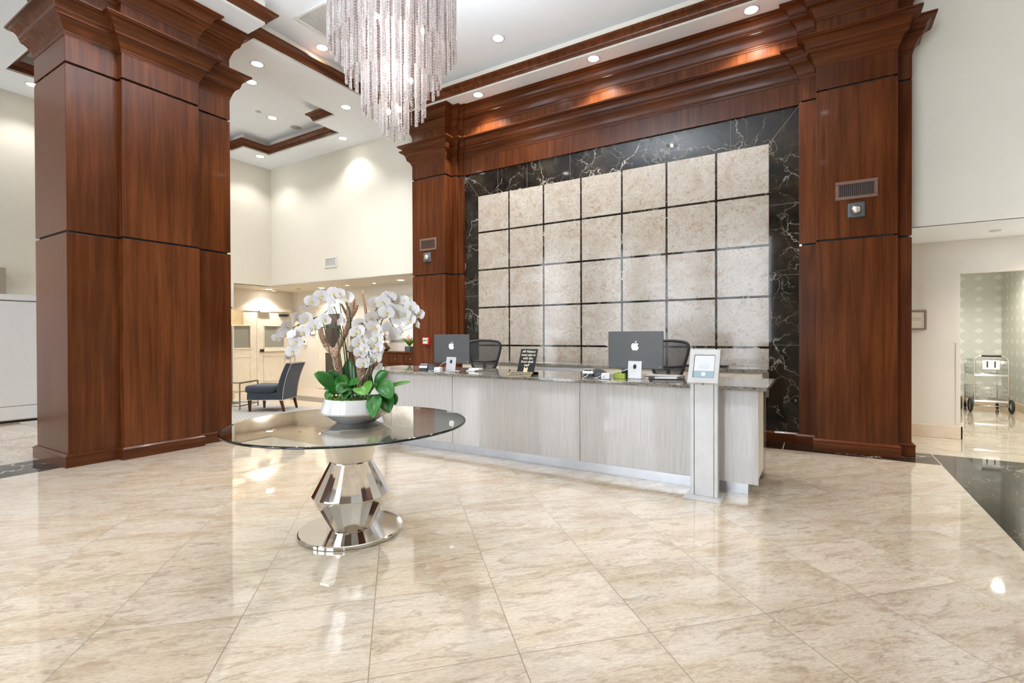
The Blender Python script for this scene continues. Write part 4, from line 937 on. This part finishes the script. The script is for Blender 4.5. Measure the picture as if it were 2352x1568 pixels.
# ------------------------------------------------------------------ fittings on the pilasters
def make_grille(loc, rz, w, h, mat, label, name='air_vent', n=18, grp='bronze air vents'):
    t = thing(name, label, 'vent', loc, rz, grp); fr = .035 if w > .3 else .025
    m = MB()
    for b in ((-w/2, -h/2, w/2, -h/2+fr), (-w/2, h/2-fr, w/2, h/2), (-w/2, -h/2+fr, -w/2+fr, h/2-fr), (w/2-fr, -h/2+fr, w/2, h/2-fr)): m.box(b[0], -.014, b[1], b[2], 0, b[3], bev=.003, seg=1)
    m.build('frame', mat, t)
    m = MB(); m.box(-w/2+fr, -.002, -h/2+fr, w/2-fr, 0, h/2-fr); m.build('backing', 'dark' if mat == 'bronze' else 'stone', t)
    m = MB()
    for k in range(n):
        x = -w/2+fr+(k+.5)*(w-2*fr)/n; m.box(x-.0022, -.010, -h/2+fr, x+.0022, -.003, h/2-fr)
    m.build('slats', mat, t); return t
make_grille((-5.895, 6.66, 2.943), 0, .385, .215, 'bronze', 'bronze air vent on the left pilaster of the marble wall')
make_grille((.363, 6.66, 2.94), 0, .395, .205, 'bronze', 'bronze air vent on the right pilaster of the marble wall')
def make_speaker(loc, label):
    t = thing('wall_speaker', label, 'speaker', loc, 0, 'dome speakers on the pilasters')
    m = MB(); m.box(-.085, -.022, -.085, .085, 0, .085, bev=.020, seg=3); m.build('plate', 'grey_plastic', t)
    R = Matrix.Rotation(PI/2, 4, 'X')
    m = MB(); m.lathe([(.060, .02), (.052, .042), (.046, .045), (.044, .040)], 28, mat4=R); m.build('ring', 'grey_plastic', t)
    m = MB(); m.lathe([(.045, .038), (.035, .050), (.018, .057), (0, .059)], 24, mat4=R)
    for k in range(5): a = k*2*PI/5; m.tube([(.006*math.cos(a), -.060, .006*math.sin(a)), (.042*math.cos(a), -.044, .042*math.sin(a))], .004, 6)
    m.build('grille', 'silver', t); return t
make_speaker((-5.91, 6.66, 2.715), 'round dark dome speaker under the vent on the left pilaster')
make_speaker((.36, 6.66, 2.712), 'round dark dome speaker under the vent on the right pilaster')
al = thing('fire_alarm_pull', 'red fire alarm pull station low on the left pilaster', 'alarm', (-5.935, 6.66, 1.243))
m = MB(); m.box(-.075, -.045, -.062, .075, 0, .062, bev=.008); m.build('housing', 'red', al)
m = MB(); m.box(-.05, -.050, -.045, .05, -.045, .03, bev=.002, seg=1); m.build('label_plate', 'white_plastic', al)
m = MB(); m.box(-.04, -.054, -.005, .04, -.050, .026, bev=.002, seg=1); m.build('handle', 'green', al)
m = MB(); m.box(-.06, -.047, .035, .06, -.045, .052); m.build('stripe', 'white_plastic', al)

# ------------------------------------------------------------------ ceiling fittings
spot_data = {}
def spot(name, energy, size, blend, col):
    if name not in spot_data:
        d = bpy.data.lights.new(name, 'SPOT'); d.energy = energy; d.spot_size = rad(size); d.spot_blend = blend; d.color = col; d.shadow_soft_size = .06; spot_data[name] = d
    return spot_data[name]
proto = {}
def downlight(x, y, z, label, kind='main', r=.085, grp='recessed ceiling downlights'):
    key = (kind, r)
    if key not in proto:
        t = thing('ceiling_downlight', label, 'downlight', (x, y, z), 0, grp)
        m = MB(); m.lathe([(r*.86, -.001), (r, -.006), (r*1.08, -.006), (r*1.12, 0), (r*.86, 0)], 32); m.build('trim_ring', 'white', t)
        m = MB(); m.lathe([(0, -.002), (r*.86, -.002)], 32, smooth=False); m.build('lens', 'lamp' if kind != 'small' else 'lamp_dim', t)
        d = {'main': spot('downlight_beam', E_MAIN, 118, .55, (1.0, .98, .955)), 'alcove': spot('alcove_beam', E_ALC, 125, .6, (1.0, .945, .88)), 'portal': spot('portal_beam', E_PORT, 118, .55, (1.0, .98, .955)), 'wash': spot('wash_beam', E_WASH, 118, .6, (1.0, .98, .955)), 'closet': spot('closet_beam', E_CLO, 150, .6, (1.0, .95, .86)), 'small': spot('small_beam', E_SMALL, 105, .6, (1.0, .945, .88))}[kind]
        o = bpy.data.objects.new('beam', d); COL.objects.link(o); o.parent = t; o.location = (0, 0, -.02); proto[key] = t; return t
    return dup(proto[key], (x, y, z), None, label, grp)

for x, y, z, s in ((-4.75, 6.585, ZS, 'lit downlight in the soffit over the marble wall, nearest the left pilaster'), (-2.735, 6.58, ZS, 'lit downlight in the soffit over the middle of the marble wall'), (-.695, 6.59, ZS, 'lit downlight in the soffit over the marble wall, nearest the right pilaster'),
    (-6.93, 4.195, ZS, 'lit soffit downlight just right of the wood column crown'), (-6.935, 5.763, ZS, 'lit soffit downlight between the chandelier and the stepped tray moulding'), (-8.08, 6.63, ZS, 'lit soffit downlight washing the cream wall left of the portal'),
    (-10.42, 6.36, ZS, 'lit soffit downlight in the far left corner before the cream wall'), (-10.475, 2.734, ZS, 'lit soffit downlight left of the wood column'),
    (-9.0, 5.74, ZT, 'lit downlight inside the small stepped ceiling tray beside the round ceiling speaker'), (-8.03, 4.76, ZT, 'lit downlight peeking past the lower crown of the wood column'),
    (-6.20, 4.73, ZT, 'lit downlight in the main ceiling tray left of the chandelier'), (-3.885, 5.87, ZT, 'lit downlight in the main ceiling tray right of the chandelier')):
    downlight(x, y, z, s, 'wash' if x < -8.05 and z == ZS else 'portal' if y > 6.5 and x > -5 else 'main')
for x, y, s in ((-11.75, 7.37, 'lit downlight in the alcove ceiling over the double doors'), (-10.37, 7.85, 'lit downlight in the alcove ceiling above the left orchid arch'), (-7.55, 7.66, 'lit downlight in the alcove ceiling closest to the left pilaster')):
    downlight(x, y, ZB, s, 'alcove', .085, 'downlights in the low alcove ceiling')
for x, y, s in ((-9.37, 7.79, 'small lit spot in the alcove ceiling above the thin cactus spire'), (-8.48, 7.79, 'small lit spot in the alcove ceiling above the framed print')):
    downlight(x, y, ZB, s, 'small', .045, 'small spots in the low alcove ceiling')
t = thing('smoke_detector', 'small round smoke detector on the alcove ceiling by the doors', 'detector', (-11.8, 7.56, ZB))
m = MB(); m.lathe([(0, -.045), (.04, -.045), (.055, -.03), (.07, -.02), (.075, 0), (0, 0)], 28); m.build('housing', 'offwhite', t)
m = MB(); m.lathe([(0, -.05), (.02, -.05), (.022, -.045), (0, -.045)], 16); m.build('sensor', 'grey_plastic', t)
def sprinkler(x, y, z, label, mat='white', r=.045):
    m = MB(); m.lathe([(0, -.012), (r*.8, -.012), (r, -.006), (r, 0), (0, 0)], 24); o = m.build('ceiling_sprinkler', mat, None, (x, y, z)); return tag(o, label, 'sprinkler', 'flush ceiling sprinklers')
sprinkler(-8.97, 5.44, ZT, 'flush sprinkler cover in the small stepped ceiling tray')
sprinkler(-11.03, 7.70, ZB, 'flush sprinkler cover on the alcove ceiling near the double doors', 'stone')
sprinkler(1.74, 7.67, ZB, 'flush sprinkler cover on the low ceiling by the storage wall', 'white', .055)
sprinkler(-5.35, 5.02, ZT, 'flush sprinkler cover in the main tray beside the chandelier')
t = thing('ceiling_speaker', 'round grey ceiling speaker in the small stepped tray', 'speaker', (-9.0, 6.24, ZT))
m = MB(); m.lathe([(.095, -.004), (.11, -.006), (.115, 0), (.095, 0)], 32); m.build('rim', 'vent', t)
m = MB(); m.lathe([(0, -.005), (.096, -.003)], 32); m.build('grille', flat('speaker_cloth', (.36, .36, .36), .7), t)
t = make_grille((-5.62, 4.40, ZT), 0, .62, .62, 'vent', 'square white air vent in the main ceiling tray', n=24, grp='white air vents'); t.rotation_euler = (PI/2, 0, 0)
make_grille((-8.93, 7.0, 2.917), 0, .40, .225, 'vent', 'white air vent low on the cream upper wall', n=26, grp='white air vents')

# ------------------------------------------------------------------ left alcove: doors, chest, print, lamp
def door_leaf(name, y0, y1, bar):
    X = -12.06; d = MB()
    wy0, wy1 = (y0+.20, y1-.17) if bar else (y0+.2, y1-.17)
    for b in ((y0+.004, 0.01, wy0, 1.96), (wy1, .01, y1-.004, 1.96), (wy0, .01, wy1, 1.06), (wy0, 1.60, wy1, 1.96)): d.box(X+.002, b[0], b[1], X+.042, b[2], b[3])
    o = struct(d, name, 'offwhite')
    m = MB(); m.box(X+.018, wy0, 1.06, X+.024, wy1, 1.60); m.build('pane', 'pane', o)
    m = MB()
    for z0, z1, a, b in ((1.03, 1.63, wy0-.03, wy1+.03), (.20, .86, wy0-.03, wy1+.03)):
        for q in ((a, z0, b, z0+.028), (a, z1-.028, b, z1), (a, z0, a+.028, z1), (b-.028, z0, b, z1)): m.box(X+.041, q[0], q[1], X+.052, q[2], q[3], bev=.003, seg=1)
    m.build('moulding', 'offwhite', o)
    if bar:
        m = MB(); m.box(X+.045, y0+.16, .955, X+.10, y1-.06, 1.015, bev=.008); m.build('push_bar', 'offwhite', o)
        m = MB(); m.box(X+.042, y0+.08, .95, X+.10, y0+.16, 1.02, bev=.006); m.build('latch', 'black_plastic', o)
        m = MB(); m.box(X+.042, y1-.33, 1.86, X+.10, y1-.07, 1.92, bev=.006); m.build('door_closer', 'black_plastic', o)
    return o
door_leaf('door_1', 6.32, 7.215, False); door_leaf('door_2', 7.215, 8.13, True)
m = MB()
for b in ((6.21, 0, 6.32, 2.06), (8.13, 0, 8.235, 2.06), (6.32, 1.965, 8.13, 2.06)): m.box(-12.06, b[0], b[1], -12.0, b[2], b[3], bev=.006)
struct(m, 'trim_4', 'offwhite')
m = MB(); m.box(-12.0, 7.26, 1.945, -11.95, 7.52, 1.995, bev=.004); o = m.build('door_sensor', 'stand'); tag(o, 'pale motion sensor bar over the right leaf of the double doors', 'sensor')
d = MB(); Y = 8.25
for b in ((-10.98, .01, -10.72, 2.05), (-10.16, .01, -10.02, 2.05), (-10.72, .01, -10.16, .22), (-10.72, .92, -10.16, 1.05), (-10.72, 1.90, -10.16, 2.05)): d.box(b[0], Y-.03, b[1], b[2], Y-.002, b[3])
o = struct(d, 'door_3', 'offwhite')
m = MB(); m.box(-10.72, Y-.018, 1.05, -10.16, Y-.012, 1.90); m.box(-10.72, Y-.018, .22, -10.16, Y-.012, .92); m.build('pane', 'dark_pane', o)
m = MB()
for b in ((-11.09, 0, -10.98, 2.16), (-10.02, 0, -9.91, 2.16), (-10.98, 2.05, -10.02, 2.16)): m.box(b[0], Y-.04, b[1], b[2], Y, b[3], bev=.006)
struct(m, 'trim_5', 'offwhite')
t = thing('thermostat', 'small white thermostat on the beige alcove wall', 'thermostat', (-11.56, 8.25, 1.17))
m = MB(); m.box(-.07, -.03, -.06, .07, 0, .09, bev=.008); m.build('housing', 'white_plastic', t); m = MB(); m.box(-.035, -.032, .0, .035, -.03, .055); m.build('display', 'grey_plastic', t); m = MB(); m.box(-.06, -.02, -.13, .06, 0, -.075, bev=.004, seg=1); m.build('switch_plate', 'offwhite', t)
def frame(name, loc, w, h, fw_, label, cat, mats=('brass', 'white_plastic'), grp=None):
    t = thing(name, label, cat, loc, 0, grp); m = MB()
    for b in ((-w/2, -h/2, w/2, -h/2+fw_), (-w/2, h/2-fw_, w/2, h/2), (-w/2, -h/2+fw_, -w/2+fw_, h/2-fw_), (w/2-fw_, -h/2+fw_, w/2, h/2-fw_)): m.box(b[0], -.025, b[1], b[2], 0, b[3], bev=.004, seg=1)
    m.build('frame', mats[0], t); m = MB(); m.box(-w/2+fw_, -.014, -h/2+fw_, w/2-fw_, 0, h/2-fw_); m.build('picture', mats[1], t); return t
frame('wall_notice', (-11.22, 8.25, 1.47), .22, .20, .018, 'small framed notice beside the glazed alcove door', 'notice')
frame('framed_print', (-7.60, 8.25, 1.75), 1.72, 1.02, .045, 'large pale framed print of branches above the dark chest', 'picture', ('nail', 'art'))
cb = thing('chest_of_drawers', 'dark wood chest of drawers against the alcove back wall', 'chest', (-8.0, 8.0, 0))
def kpart(m, name, mats, parent=None):
    o = m.build(name, mats, parent or cb)
    if parent is None: o.matrix_parent_inverse = Matrix.Translation((8.0, -8.0, 0))
    return o
m = MB(); m.box(-9.35, 7.80, .06, -6.75, 8.22, .965); m.box(-9.30, 7.84, 0, -6.8, 8.2, .06); kpart(m, 'body', 'darkwood')
m = MB(); m.box(-9.40, 7.77, .965, -6.70, 8.23, 1.0, bev=.005, seg=1); kpart(m, 'top', 'darkwood')
for c in range(6):
    for r_ in range(4):
        x0 = -9.32+c*.43; z0 = .10+r_*.215; m = MB(); m.box(x0, 7.785, z0, x0+.41, 7.80, z0+.20, bev=.003, seg=1); dr = kpart(m, 'drawer', 'darkwood')
        m = MB(); m.sphere((x0+.205, 7.774, z0+.10), .014, u=10, v=6); m.build('knob', 'silver', dr)
t = thing('silver_vase', 'wide banded silver vase on the dark chest behind the orchids', 'vase', (-8.42, 8.0, 1.0))
m = MB(); m.lathe([(0, 0), (.08, 0), (.15, .05), (.185, .12), (.17, .19), (.11, .235), (.10, .25)], 36); m.build('belly', 'silver', t, sharp=40)
m = MB(); m.lathe([(.10, .25), (.12, .27), (.12, .31), (.095, .33), (.115, .36), (.08, .40), (0, .41)], 32); m.build('neck', 'silver', t, sharp=40)
t = thing('potted_bromeliad', 'spiky potted plant with red bracts in a square grey pot on the chest', 'plant', (-7.63, 8.0, 1.0))
m = MB(); m.box(-.075, -.075, 0, .075, .075, .11, bev=.006); m.build('pot', 'grey_plastic', t)
m = MB()
for k in range(16):
    a = k*2.4; l_ = random.uniform(.14, .26); P = bez((0, 0, .10), (.4*l_*math.cos(a), .4*l_*math.sin(a), .10+l_*.8), (l_*math.cos(a), l_*math.sin(a), .12+l_*.7), 6); m.tube(P, [.004, .011, .012, .010, .007, .004, .001], 5)
m.build('leaves', 'leaf2', t)
m = MB()
for k in range(5): a = k*1.3; m.tube([(0, 0, .12), (.05*math.cos(a), .05*math.sin(a), .24+.03*k)], [.006, .010], 5)
m.build('bracts', 'redflower', t)
lp = thing('floor_lamp', 'tan drum-shade lamp peeking out beside the wood column', 'lamp', (-10.0, 5.49, 0))
m = MB(); m.lathe([(.215, 1.56), (.20, 1.855)], 36); m.build('shade', flat('lit_parchment', (.72, .53, .28), .8, emit=(.85, .58, .26), emit_s=.08), lp)
m = MB(); m.lathe([(0, 0), (.14, 0), (.14, .02), (.012, .03), (.010, 1.70), (0, 1.70)], 24); m.build('pole', 'brass', lp, sharp=30)
m = MB(); m.sphere((0, 0, 1.90), .018, 1, 1, 1.3, 10, 8); m.tube([(0, 0, 1.70), (0, 0, 1.89)], .004, 6); m.build('finial', 'black_plastic', lp)
st = thing('side_table', 'small brass-framed side table left of the blue chair', 'table', (-9.36, 5.20, 0.004), .52)
hw, hd = .26, .30
for sx in (-1, 1):
    for sy in (-1, 1): m = MB(); m.box(sx*hw-.009, sy*hd-.009, 0, sx*hw+.009, sy*hd+.009, .49); m.build('leg', 'brass', st)
m = MB()
for z in (.06, .475):
    for s in (-1, 1): m.box(-hw, s*hd-.008, z, hw, s*hd+.008, z+.016); m.box(s*hw-.008, -hd, z, s*hw+.008, hd, z+.016)
m.build('rail', 'brass', st)
m = MB(); m.box(-hw+.004, -hd+.004, .491, hw-.004, hd-.004, .501, bev=.002, seg=1); m.build('glass_top', 'glass_top', st)
m = MB(); m.box(-10.72, 2.6, 0, -7.62, 5.92, .004); o = m.build('rug', 'rug'); tag(o, 'flat grey herringbone rug under the blue chair', 'rug')

# slipper chair: local -y is the seat front
sc = thing('slipper_chair', 'slate blue armless chair with pale nailhead edging on dark tapered legs', 'chair', (-8.50, 5.40, .004), rad(210)+PI/2)
wd = .27
m = MB(); m.box(-wd, -.33, .20, wd, .30, .325, bev=.012); m.build('seat_base', 'navy', sc)
m = MB(); m.box(-wd-.012, -.37, .325, wd+.012, .16, .455, bev=.050, seg=4)
for v in m.b.verts:
    if v.co.z > .40: v.co.z += .025*math.cos(min(1, abs(v.co.x)/wd)*PI/2)*1.0 - .015*(v.co.y+.1)
m.build('seat_cushion', 'navy', sc)
m = MB(); nz = 14; rows = []
def yb(t): return .305 + .015*t + .15*t*t
for i in range(nz+1):
    t = i/nz; z = .205+t*.655; th = .125-.03*t; y1 = yb(t); y0 = y1-th; ww = wd*(1+.02*t)
    rows.append([m.b.verts.new(p) for p in ((-ww, y0, z), (ww, y0, z), (ww, y1, z-.01*t), (-ww, y1, z-.01*t))])
fs = [m.b.faces.new((A[k], A[(k+1) % 4], B[(k+1) % 4], B[k])) for A, B in zip(rows[:-1], rows[1:]) for k in range(4)]; fs += [m.b.faces.new(rows[0][::-1]), m.b.faces.new(rows[-1])]
m._tag(fs, True); bk = m.build('backrest', 'navy', sc, sharp=40)
bv = bk.modifiers.new('soft', 'BEVEL'); bv.width = .016; bv.segments = 3; bv.limit_method = 'ANGLE'; bv.angle_limit = rad(50)
m = MB()
for s in (-1, 1): m.tube([(s*wd*(1+.02*i/10)*.985, yb(i/10)+.002, .205+.655*i/10-.008) for i in range(11)], .0055, 6)
m.tube([(-wd*1.0, yb(1)+.003, .852), (wd*1.0, yb(1)+.003, .852)], .0055, 6)
for a, b in (((-wd-.002, -.332, .207), (-wd-.002, .31, .207)), ((wd+.002, -.332, .207), (wd+.002, .31, .207)), ((-wd, .308, .207), (wd, .308, .207)), ((-wd, -.333, .207), (wd, -.333, .207))): m.tube([a, b], .0055, 6)
m.build('nailhead_trim', 'nail', sc)
for sx in (-1, 1):
    for sy, y in ((-1, -.29), (1, .27)):
        m = MB(); vs = m.box(sx*(wd-.028)-.023, y-.023, 0, sx*(wd-.028)+.023, y+.023, .20)
        for v in vs:
            if v.co.z < .01: v.co.x = sx*(wd-.028) + (v.co.x-sx*(wd-.028))*.62; v.co.y = y+(v.co.y-y)*.62 + (.05 if sy > 0 else 0)
        m.build('leg', 'darkwood', sc)

# tall pale cabinet at far left
gc = thing('tall_cabinet', 'tall pale grey panelled cabinet at the far left behind the column', 'cabinet', (-10.9, 2.2, 0))
def gp(m, n, a):
    o = m.build(n, a, gc); o.matrix_parent_inverse = Matrix.Translation((10.9, -2.2, 0)); return o
m = MB(); m.box(-11.048, .5, .035, -10.79, 3.7, 1.90); gp(m, 'body', 'grey_panel')
m = MB(); m.box(-11.048, .48, 1.91, -10.77, 3.72, 2.0, bev=.004, seg=1); gp(m, 'cap', 'grey_panel')
m = MB(); m.box(-11.03, .52, 0, -10.83, 3.68, .035); gp(m, 'plinth', 'dark')
m = MB()
for y0 in (.52, 2.12): m.box(-10.79, y0, .26, -10.77, y0+1.56, 1.88, bev=.004, seg=1); m.box(-10.79, y0, .05, -10.77, y0+1.56, .245, bev=.004, seg=1)
gp(m, 'door', 'grey_panel')
m = MB(); m.box(-.06, -.55, 0, .06, .55, .42, bev=.012); o = m.build('stone_slab', 'stone', None, (-10.93, 1.96, 2.0)); tag(o, 'mottled grey-brown stone slab standing on the pale grey cabinet', 'ornament')

# ------------------------------------------------------------------ storage sign and carts at right
sgn = frame('storage_sign', (1.085, 8.23, 1.515), .245, .255, .022, 'framed building storage sign beside the right pilaster', 'sign', ('bronze', 'offwhite'))
text('lettering', 'BUILDING\nSTORAGE', .0255, sgn, (.007, -.0145, .012), (PI/2, 0, 0), 'brown_ink', .0004)
def make_cart(loc, rz, label, number=None):
    t = thing('wire_cart', label, 'cart', loc, rz, 'wire carts in the storage closet'); W, D = .215, .62
    m = MB(); m.tube([(-W, 0, .10), (-W, 0, .86)] + bez((-W, 0, .86), (-W, 0, .955), (-W+.07, -.01, .96), 4)[1:] + bez((W-.07, -.01, .96), (W, 0, .955), (W, 0, .86), 4) + [(W, 0, .10)], .0115, 8)
    for s in (-1, 1): m.tube([(s*W, D, .10), (s*W, D, .80)], .0105, 8); m.tube([(s*W, 0, .13), (s*W, D, .13)], .009, 6)
    m.tube([(-W, 0, .115), (W, 0, .115)], .008, 6); m.build('frame', 'chrome', t)
    m = MB(); m.tube([(-.125, -.012, .96), (.125, -.012, .96)], .017, 10); m.build('handle_grip', 'rubber', t)
    for nm, z0, z1 in (('upper_basket', .64, .885), ('lower_basket', .20, .42)):
        m = MB()
        for z in (z0, z0+(z1-z0)*.35, z0+(z1-z0)*.68, z1):
            r = .005 if z in (z0, z1) else .003; m.tube([(-W, .012, z), (W, .012, z), (W, D-.012, z), (-W, D-.012, z), (-W, .012, z)], r, 5)
        for k in range(13):
            x = -W+.005+k*(2*W-.01)/12
            for y in (.012, D-.012): m.tube([(x, y, z0), (x, y, z1)], .0022, 4)
            m.tube([(x, .012, z0), (x, D-.012, z0)], .0022, 4)
        for k in range(15):
            y = .012+k*(D-.024)/14
            for x in (-W, W): m.tube([(x, y, z0), (x, y, z1)], .0022, 4)
            m.tube([(-W, y, z0+.001), (W, y, z0+.001)], .0022, 4)
        m.build(nm, 'chrome', t)
        m = MB(); m.box(-W, -.012, z0-.022, W, .008, z0+.012, bev=.004, seg=1); m.build('rail', 'chrome', t)
    for s in (-1, 1):
        R = Matrix.Translation((s*(W+.045), .02, .118)) @ Matrix.Rotation(PI/2, 4, 'Y')
        m = MB(); m.lathe([(.075, -.016), (.105, -.019), (.118, -.010), (.118, .010), (.105, .019), (.075, .016), (.075, -.016)], 28, mat4=R); wh = m.build('wheel', 'rubber', t)
        m = MB(); m.lathe([(0, -.012), (.03, -.014), (.075, -.010), (.075, .010), (.03, .014), (0, .012)], 24, mat4=R); m.tube([(s*W*.9, .02, .118), (s*(W+.06), .02, .118)], .010, 8); m.build('hub', 'chrome', wh)
        R = Matrix.Translation((s*W, D-.02, .055)) @ Matrix.Rotation(PI/2, 4, 'Y')
        m = MB(); m.lathe([(0, -.014), (.05, -.014), (.055, 0), (.05, .014), (0, .014)], 20, mat4=R); m.tube([(s*W, D-.02, .055), (s*W, D-.01, .13)], .010, 6); m.build('caster', 'rubber', t)
    if number:
        m = MB(); m.box(-.108, -.006, .735, .108, -.001, .888, bev=.001, seg=1); pl_ = m.build('number_plate', 'white_plastic', t)
        text('numerals', number, .15, t, (0, -.0066, .812), (PI/2, 0, 0), 'dark_ink', .0005, bold=.002, space=1.3)
    return t
make_cart((2.505, 11.25, 0), 0, 'chrome wire cart with the number 11 plate in the storage closet', '11')
make_cart((1.90, 11.52, 0), -.12, 'chrome wire cart half hidden by the wall edge, left of cart 11')
downlight(2.45, 10.6, 2.7, 'downlight in the storage closet ceiling above the carts', 'closet', .086, 'downlights in the low side ceilings')
downlight(2.9, 7.75, ZB, 'downlight in the low ceiling before the storage closet', 'closet', .085, 'downlights in the low side ceilings')
m = MB(); m.tube([(0, 0, .004), (.10, -.03, .004), (.16, -.10, .004)], .004, 6); m.b.free()

# ------------------------------------------------------------------ light
for z, e in ((3.7, .5), (3.35, .3), (4.6, .2)):      # the chandelier's own lamps
    d = bpy.data.lights.new('chandelier_glow', 'POINT'); d.energy = E_CH*e; d.color = (1.0, .98, .96); d.shadow_soft_size = .10
    o = bpy.data.objects.new('chandelier_glow', d); COL.objects.link(o); o.parent = ch; o.location = (0, 0, z)
for x, y in ((-5.6, -.8), (-2.77, -.8), (0.1, -.8), (-5.6, 2.3), (.1, 2.3), (3.4, 1.5), (3.4, 5.0), (-9.0, .2)):  # unseen fill lamps, added to brighten floor and ceiling
    tray = in1(x, y)
    downlight(x, y, ZT if tray else ZS, 'added fill downlight overhead, out of the picture, that lights the near floor', 'main', .085, 'added fill downlights out of the picture')
for i, (a, b) in enumerate(WX):
    d = bpy.data.lights.new('window_daylight', 'AREA'); d.shape = 'RECTANGLE'; d.size = b-a; d.size_y = 4.35; d.cycles.is_portal = True
    o = bpy.data.objects.new('window_daylight', d); COL.objects.link(o); o.location = ((a+b)/2, -4.7, 2.52); o.rotation_euler = (PI/2, 0, PI)
d = bpy.data.lights.new('ceiling_fill_uplight', 'SPOT'); d.energy = E_UP; d.spot_size = rad(172); d.spot_blend = .5; d.color = (.90, .95, 1.0); d.shadow_soft_size = .3  # unseen spot added above the crystals to brighten the ceiling
o = bpy.data.objects.new('ceiling_fill_uplight', d); COL.objects.link(o); o.parent = ch; o.location = (0, 0, 4.42); o.rotation_euler = (PI, 0, 0)
d = bpy.data.lights.new('lamp_glow', 'POINT'); d.energy = 6; d.color = (1.0, .93, .82); d.shadow_soft_size = .06
o = bpy.data.objects.new('lamp_glow', d); COL.objects.link(o); o.parent = lp; o.location = (0, 0, 1.78)
d = bpy.data.lights.new('bounce_sun', 'SUN'); d.energy = E_SUN; d.angle = rad(3); d.color = (.88, .95, 1.0)  # added so an unseen sunlit floor patch bounces light onto the ceiling
o = bpy.data.objects.new('bounce_sun', d); COL.objects.link(o); o.location = (0, -8, 9); o.rotation_euler = (rad(31), 0, rad(8))
w = bpy.data.worlds.new('daylight'); SC.world = w; w.use_nodes = True; nt = w.node_tree
bg = nt.nodes['Background']; bg.inputs[0].default_value = (.87, .935, 1.0, 1); bg.inputs[1].default_value = SKY
vs = SC.view_settings; SC.display_settings.display_device = 'sRGB'; vs.view_transform = 'Standard'; vs.look = 'None'; vs.gamma = 1.0; vs.use_curve_mapping = False; vs.exposure = EXPO
cy = SC.cycles; cy.use_denoising = True; cy.adaptive_threshold = .02; cy.max_bounces = 9; cy.diffuse_bounces = 5; cy.glossy_bounces = 5; cy.transmission_bounces = 4; cy.transparent_max_bounces = 24; cy.sample_clamp_indirect = 30.0; cy.sample_clamp_direct = 0.0; cy.caustics_reflective = False; cy.caustics_refractive = False; cy.blur_glossy = .5
